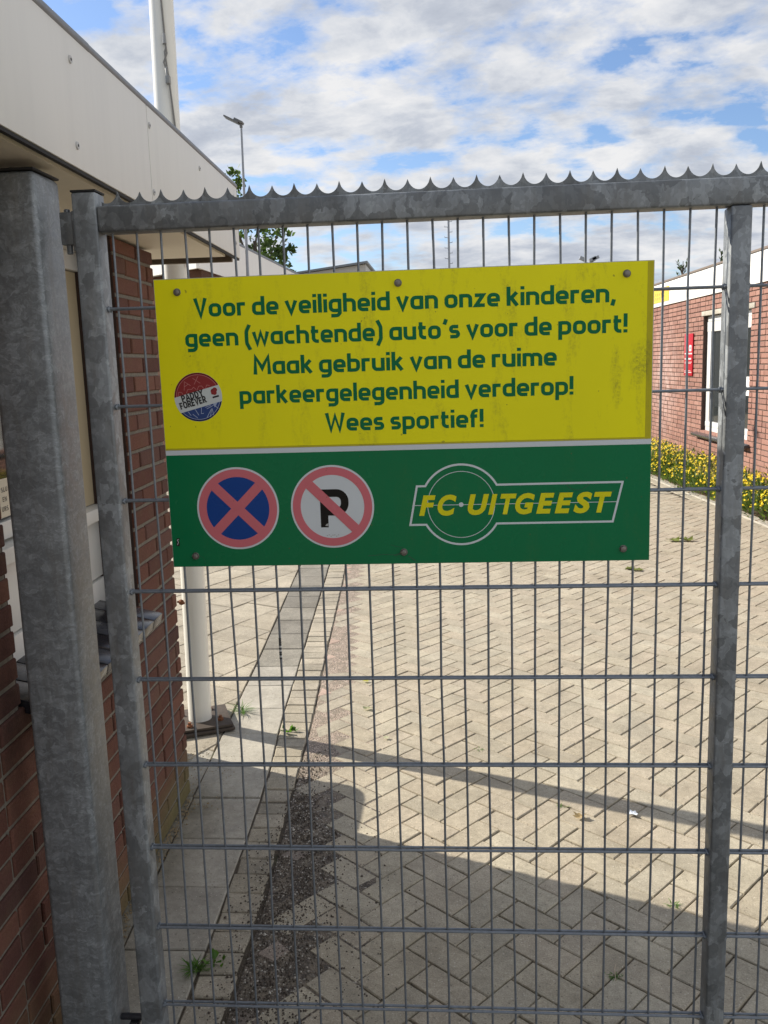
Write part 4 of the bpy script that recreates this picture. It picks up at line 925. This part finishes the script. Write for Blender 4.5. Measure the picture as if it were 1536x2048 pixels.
for q in range(3200):
    y = rnd.uniform(4.2, 13.6); x = be(y)+rnd.uniform(.12, .62); 
    if rnd.random() > .5+.5*math.sin(y*3.1+x*5): continue
    h = rnd.uniform(.18, .46); d = Vector((rnd.gauss(0, .28), rnd.gauss(0, .28), 1)).normalized(); p = Vector((x, y, .01)); s_ = Vector((rnd.uniform(-1, 1), rnd.uniform(-1, 1), 0)).normalized()*.0028
    tip = p+d*h+Vector((rnd.gauss(0, .05), rnd.gauss(0, .05), 0)); mid = p+d*h*.55
    mb.add([p-s_, p+s_, mid+s_, mid-s_, tip], [(0, 1, 2, 3), (3, 2, 4)])
tag(mb.build('dry_grass', DRY), 'straw coloured dry grass standing between the yellow flowers and the wall', 'grass', kind='stuff')
mb = MB()
for q in range(420):
    y = rnd.uniform(4.2, 13.6); p = Vector((be(y)-abs(rnd.gauss(0, .05))+.02, y, .016)); leaf(mb, p, rnd.uniform(.02, .05), Vector((rnd.gauss(0, 1), rnd.gauss(0, 1), .15)).normalized(), Vector((0, 0, 1)))
tag(mb.build('leaf_litter', leafmat('brown_leaf', (.20, .12, .06), (.36, .25, .14), .1)), 'brown leaf litter lying along the flower bed kerb', 'leaf litter', kind='stuff')
# gritty debris along the foot of the near wall
mb = MB()
for q in range(1500):
    y = rnd.uniform(-.6, 1.75); x = -.32-.025*y+abs(rnd.gauss(0, .022 if y < 1.2 else .05))-.0
    if y > 1.28: x = rnd.uniform(-.55, -.22)
    s_ = rnd.uniform(.0015, .005); p = Vector((x, y, -.002)); d = rv()
    mb.add([p+Vector((s_, 0, 0)), p+Vector((-s_*.6, s_*.8, 0)), p+Vector((-s_*.5, -s_*.9, 0)), p+Vector((0, 0, s_*1.1))], [(0, 1, 3), (1, 2, 3), (2, 0, 3)])
tag(mb.build('grit', plain('tan_grit', (.27, .20, .11), .95, 0, .5, 60)), 'loose tan grit gathered at the foot of the near brick wall', 'grit', kind='stuff')

mb = MB()
for q in range(7600):
    y = rnd.uniform(-.9, 1.75); k = rnd.random(); x = br(y)+(rnd.gauss(.08, .07) if rnd.random() < .72 else rnd.gauss(.15, .13))
    if y > 1.1: x = br(y)+rnd.gauss(.05, .035)
    if y > 1.1 and rnd.random() < (y-1.1)/.65: continue
    s_ = rnd.uniform(.0012, .0042)*(1.5 if rnd.random() < .06 else 1); p = Vector((x, y, -.0015)); a = rnd.uniform(0, 6.28); P = []
    for i in range(5):
        t_ = a+i*1.2566; P.append(p+Vector((math.cos(t_)*s_*rnd.uniform(.7, 1.2), math.sin(t_)*s_*rnd.uniform(.7, 1.2), .0008)))
    P.append(p+Vector((0, 0, s_*rnd.uniform(.8, 1.4)+.001)))
    mb.add(P, [(i, (i+1) % 5, 5) for i in range(5)], 1 if rnd.random() < .10 else 0)
tag(mb.build('gravel', [stone_paver('dark_pebble', [(.06, .05, .04), (.13, .105, .085), (.09, .075, .06), (.17, .14, .11)], .2), plain('pale_pebble', (.48, .45, .39), .8, 0, .25, 50)]), 'dark loose gravel with pale flecks spilling over the paving edge inside the gate', 'gravel', kind='stuff')
# worn dark blocks lying loose in the gravel edge
mb = MB()
for q in range(26):
    y = -.85+.083*q+random.uniform(-.015, .015); x = br(y)+random.uniform(.012, .06); a = R_(49)+random.choice((0, 1))*math.pi/2; L_, W_ = random.uniform(.05, .10), random.uniform(.045, .085)
    if y > 1.3: continue
    P = [(-L_/2, -W_/2), (L_/2, -W_/2+random.uniform(-.01, .01)), (L_/2*random.uniform(.4, 1), W_/2), (-L_/2, W_/2*random.uniform(.5, 1))]
    P = [(x+.02+math.cos(a)*u-math.sin(a)*v, y+math.sin(a)*u+math.cos(a)*v) for u, v in P]
    if q % 3 == 0 and min(p[0]-br(p[1]) for p in P) > .004: slab(mb, jit(P, .004), .04, .005, .001+random.uniform(-.002, .001), .002)
tag(mb.build('worn_blocks', SHARD), kind='structure')
# cut blocks closing the herringbone along the edging row
mb = MB(); y = 1.15
while y < 9:
    d = .1379; x = br(y)+.006
    if random.random() < .3: slab(mb, jit([(x, y-.055), (x+.055+random.uniform(-.008, .012), y+random.uniform(-.012, .012)), (x+.001, y+.06)], .004), .04, .0025, -.001, .0015)
    y += d*random.choice((1, 1, 1, 2))
tag(mb.build('cut_blocks', stone_paver('pink_cut_block', [(.40, .28, .22), (.46, .34, .27), (.36, .27, .215)], .45)), kind='structure')

# weeds
WEED = leafmat('weed_leaf', (.06, .14, .02), (.12, .24, .035), .4)
def weed(name, label, x, y, n, h, spread, blade=True):
    mb = MB()
    for q in range(n):
        a = rnd.uniform(0, 6.28); d = Vector((math.cos(a)*spread, math.sin(a)*spread, rnd.uniform(.5, 1))).normalized(); p = Vector((x+rnd.gauss(0, .006), y+rnd.gauss(0, .006), -.004)); s_ = h*rnd.uniform(.5, 1)
        if blade:
            w_ = d.cross(Vector((0, 0, 1))).normalized()*.0016; mid = p+d*s_*.6; tip = p+d*s_+Vector((math.cos(a)*s_*.3, math.sin(a)*s_*.3, -s_*.12))
            mb.add([p-w_, p+w_, mid+w_, mid-w_, tip], [(0, 1, 2, 3), (3, 2, 4)])
        else: leaf(mb, p+d*s_*.35, s_*.7, d, Vector((rnd.gauss(0, .4), rnd.gauss(0, .4), 1)), 0, .75)
    return tag(mb.build(name, WEED), label, 'weed', {'grass_tuft': 'grass tufts in the paving joints', 'moss_tuft': 'moss tufts in the paving joints', 'weed': 'leafy weeds in the paving joints'}[name])
weed('grass_tuft', 'grass tuft sprouting beside the flagpole base plate', -.335, 2.14, 46, .085, 1.3)
weed('weed', 'small bright leafy weed in the tile joint beyond the pole shadow', -.072, 1.898, 16, .045, .9, False)
weed('weed', 'feathery grassy weed in the shaded joint at the bottom left inside the gate', -.047, .315, 60, .055, .9)
weed('weed', 'darker weed tuft against the edging at the bottom left inside the gate', .004, .345, 14, .042, 1.0, False)
weed('grass_tuft', 'tiny grass tuft in a sunlit paver joint near the shadow edge at right', 1.315, .640, 16, .028, 1.2)
weed('grass_tuft', 'tiny grass tuft in the long pole shadow at right of centre', 1.06, 1.235, 12, .022, 1.2)
weed('grass_tuft', 'tiny grass tuft between sunlit pavers left of the pole shadow', .78, 1.72, 14, .025, 1.2)
weed('moss_tuft', 'mossy tuft in the shaded paver joint at the lower right', 1.085, .325, 30, .018, 1.4)
weed('moss_tuft', 'mossy tuft in a shaded paver joint right at the bottom edge', .875, .10, 26, .018, 1.4)
# fallen leaves and scraps
def fallen(name, label, x, y, s_, mat_, n=1, curl=.3, cat='leaf'):
    mb = MB()
    for q in range(n):
        a = rnd.uniform(0, 6.28); c = Vector((x+rnd.gauss(0, s_*.35)*(n > 1), y+rnd.gauss(0, s_*.35)*(n > 1), .003)); k = 7; P = [c+Vector((0, 0, .004))]
        for i in range(14):
            t_ = 2*math.pi*i/14+a; rr = s_*.5*(1 if i % 2 == 0 else .66)*rnd.uniform(.8, 1.15); P.append(c+Vector((math.cos(t_)*rr, math.sin(t_)*rr*.75, .004+rr*curl*abs(math.cos(t_-a))*rnd.uniform(.4, 1.1))))
        mb.add(P, [(0, 1+i, 1+(i+1) % 14) for i in range(14)])
    return tag(mb.build(name, mat_), label, cat, 'fallen leaves on the paving' if cat == 'leaf' else None)
BL = leafmat('tan_leaf', (.34, .24, .12), (.40, .30, .16), .2); GL = leafmat('green_leaf', (.10, .12, .02), (.16, .18, .03), .2); PL = leafmat('pale_leaf', (.42, .42, .26), (.46, .46, .30), .2); PW = plain('litter_white', (.70, .74, .78), .6)
fallen('fallen_leaf', 'curled tan leaf lying in the long pole shadow on the paving', 1.115, 1.15, .055, BL, curl=.6)
fallen('litter_scrap', 'crumpled white scrap lying in the pole shadow on the paving', 1.303, 1.17, .045, PW, curl=.5, cat='litter')
fallen('fallen_leaf', 'crinkled olive green leaf on the sunlit paving below the sign at right', 2.62, 5.95, .17, GL, 2, .5)
fallen('fallen_leaf', 'dark green sprig of leaves lying under the right bottom corner of the sign', 2.06, 4.93, .10, GL, 3, .2)
fallen('fallen_leaf', 'pale cupped leaf on sunlit pavers near the edging row', .262, 2.16, .05, PL, curl=.6)
fallen('fallen_leaf', 'small flat pale leaf on sunlit pavers just above the pole shadow', .375, 1.83, .035, PL, curl=.2)
fallen('fallen_leaf', 'small yellow green leaf lying in a paver joint near the far edging', .222, 2.53, .04, leafmat('yellow_leaf', (.45, .42, .08), (.5, .46, .1)), curl=.3)
mb = MB(); mb.tube([(1.085, .30, .004), (1.088, .335, .008), (1.096, .365, .004)], [.0012, .0016, .001], 5); tag(mb.build('twig', plain('straw_twig', (.42, .34, .24), .8)), 'thin pale twig lying on the shaded pavers at lower right', 'twig')
for o in COL.objects:
    if o.name.startswith('brick_building'): o['group'] = 'low brick buildings round the yard'
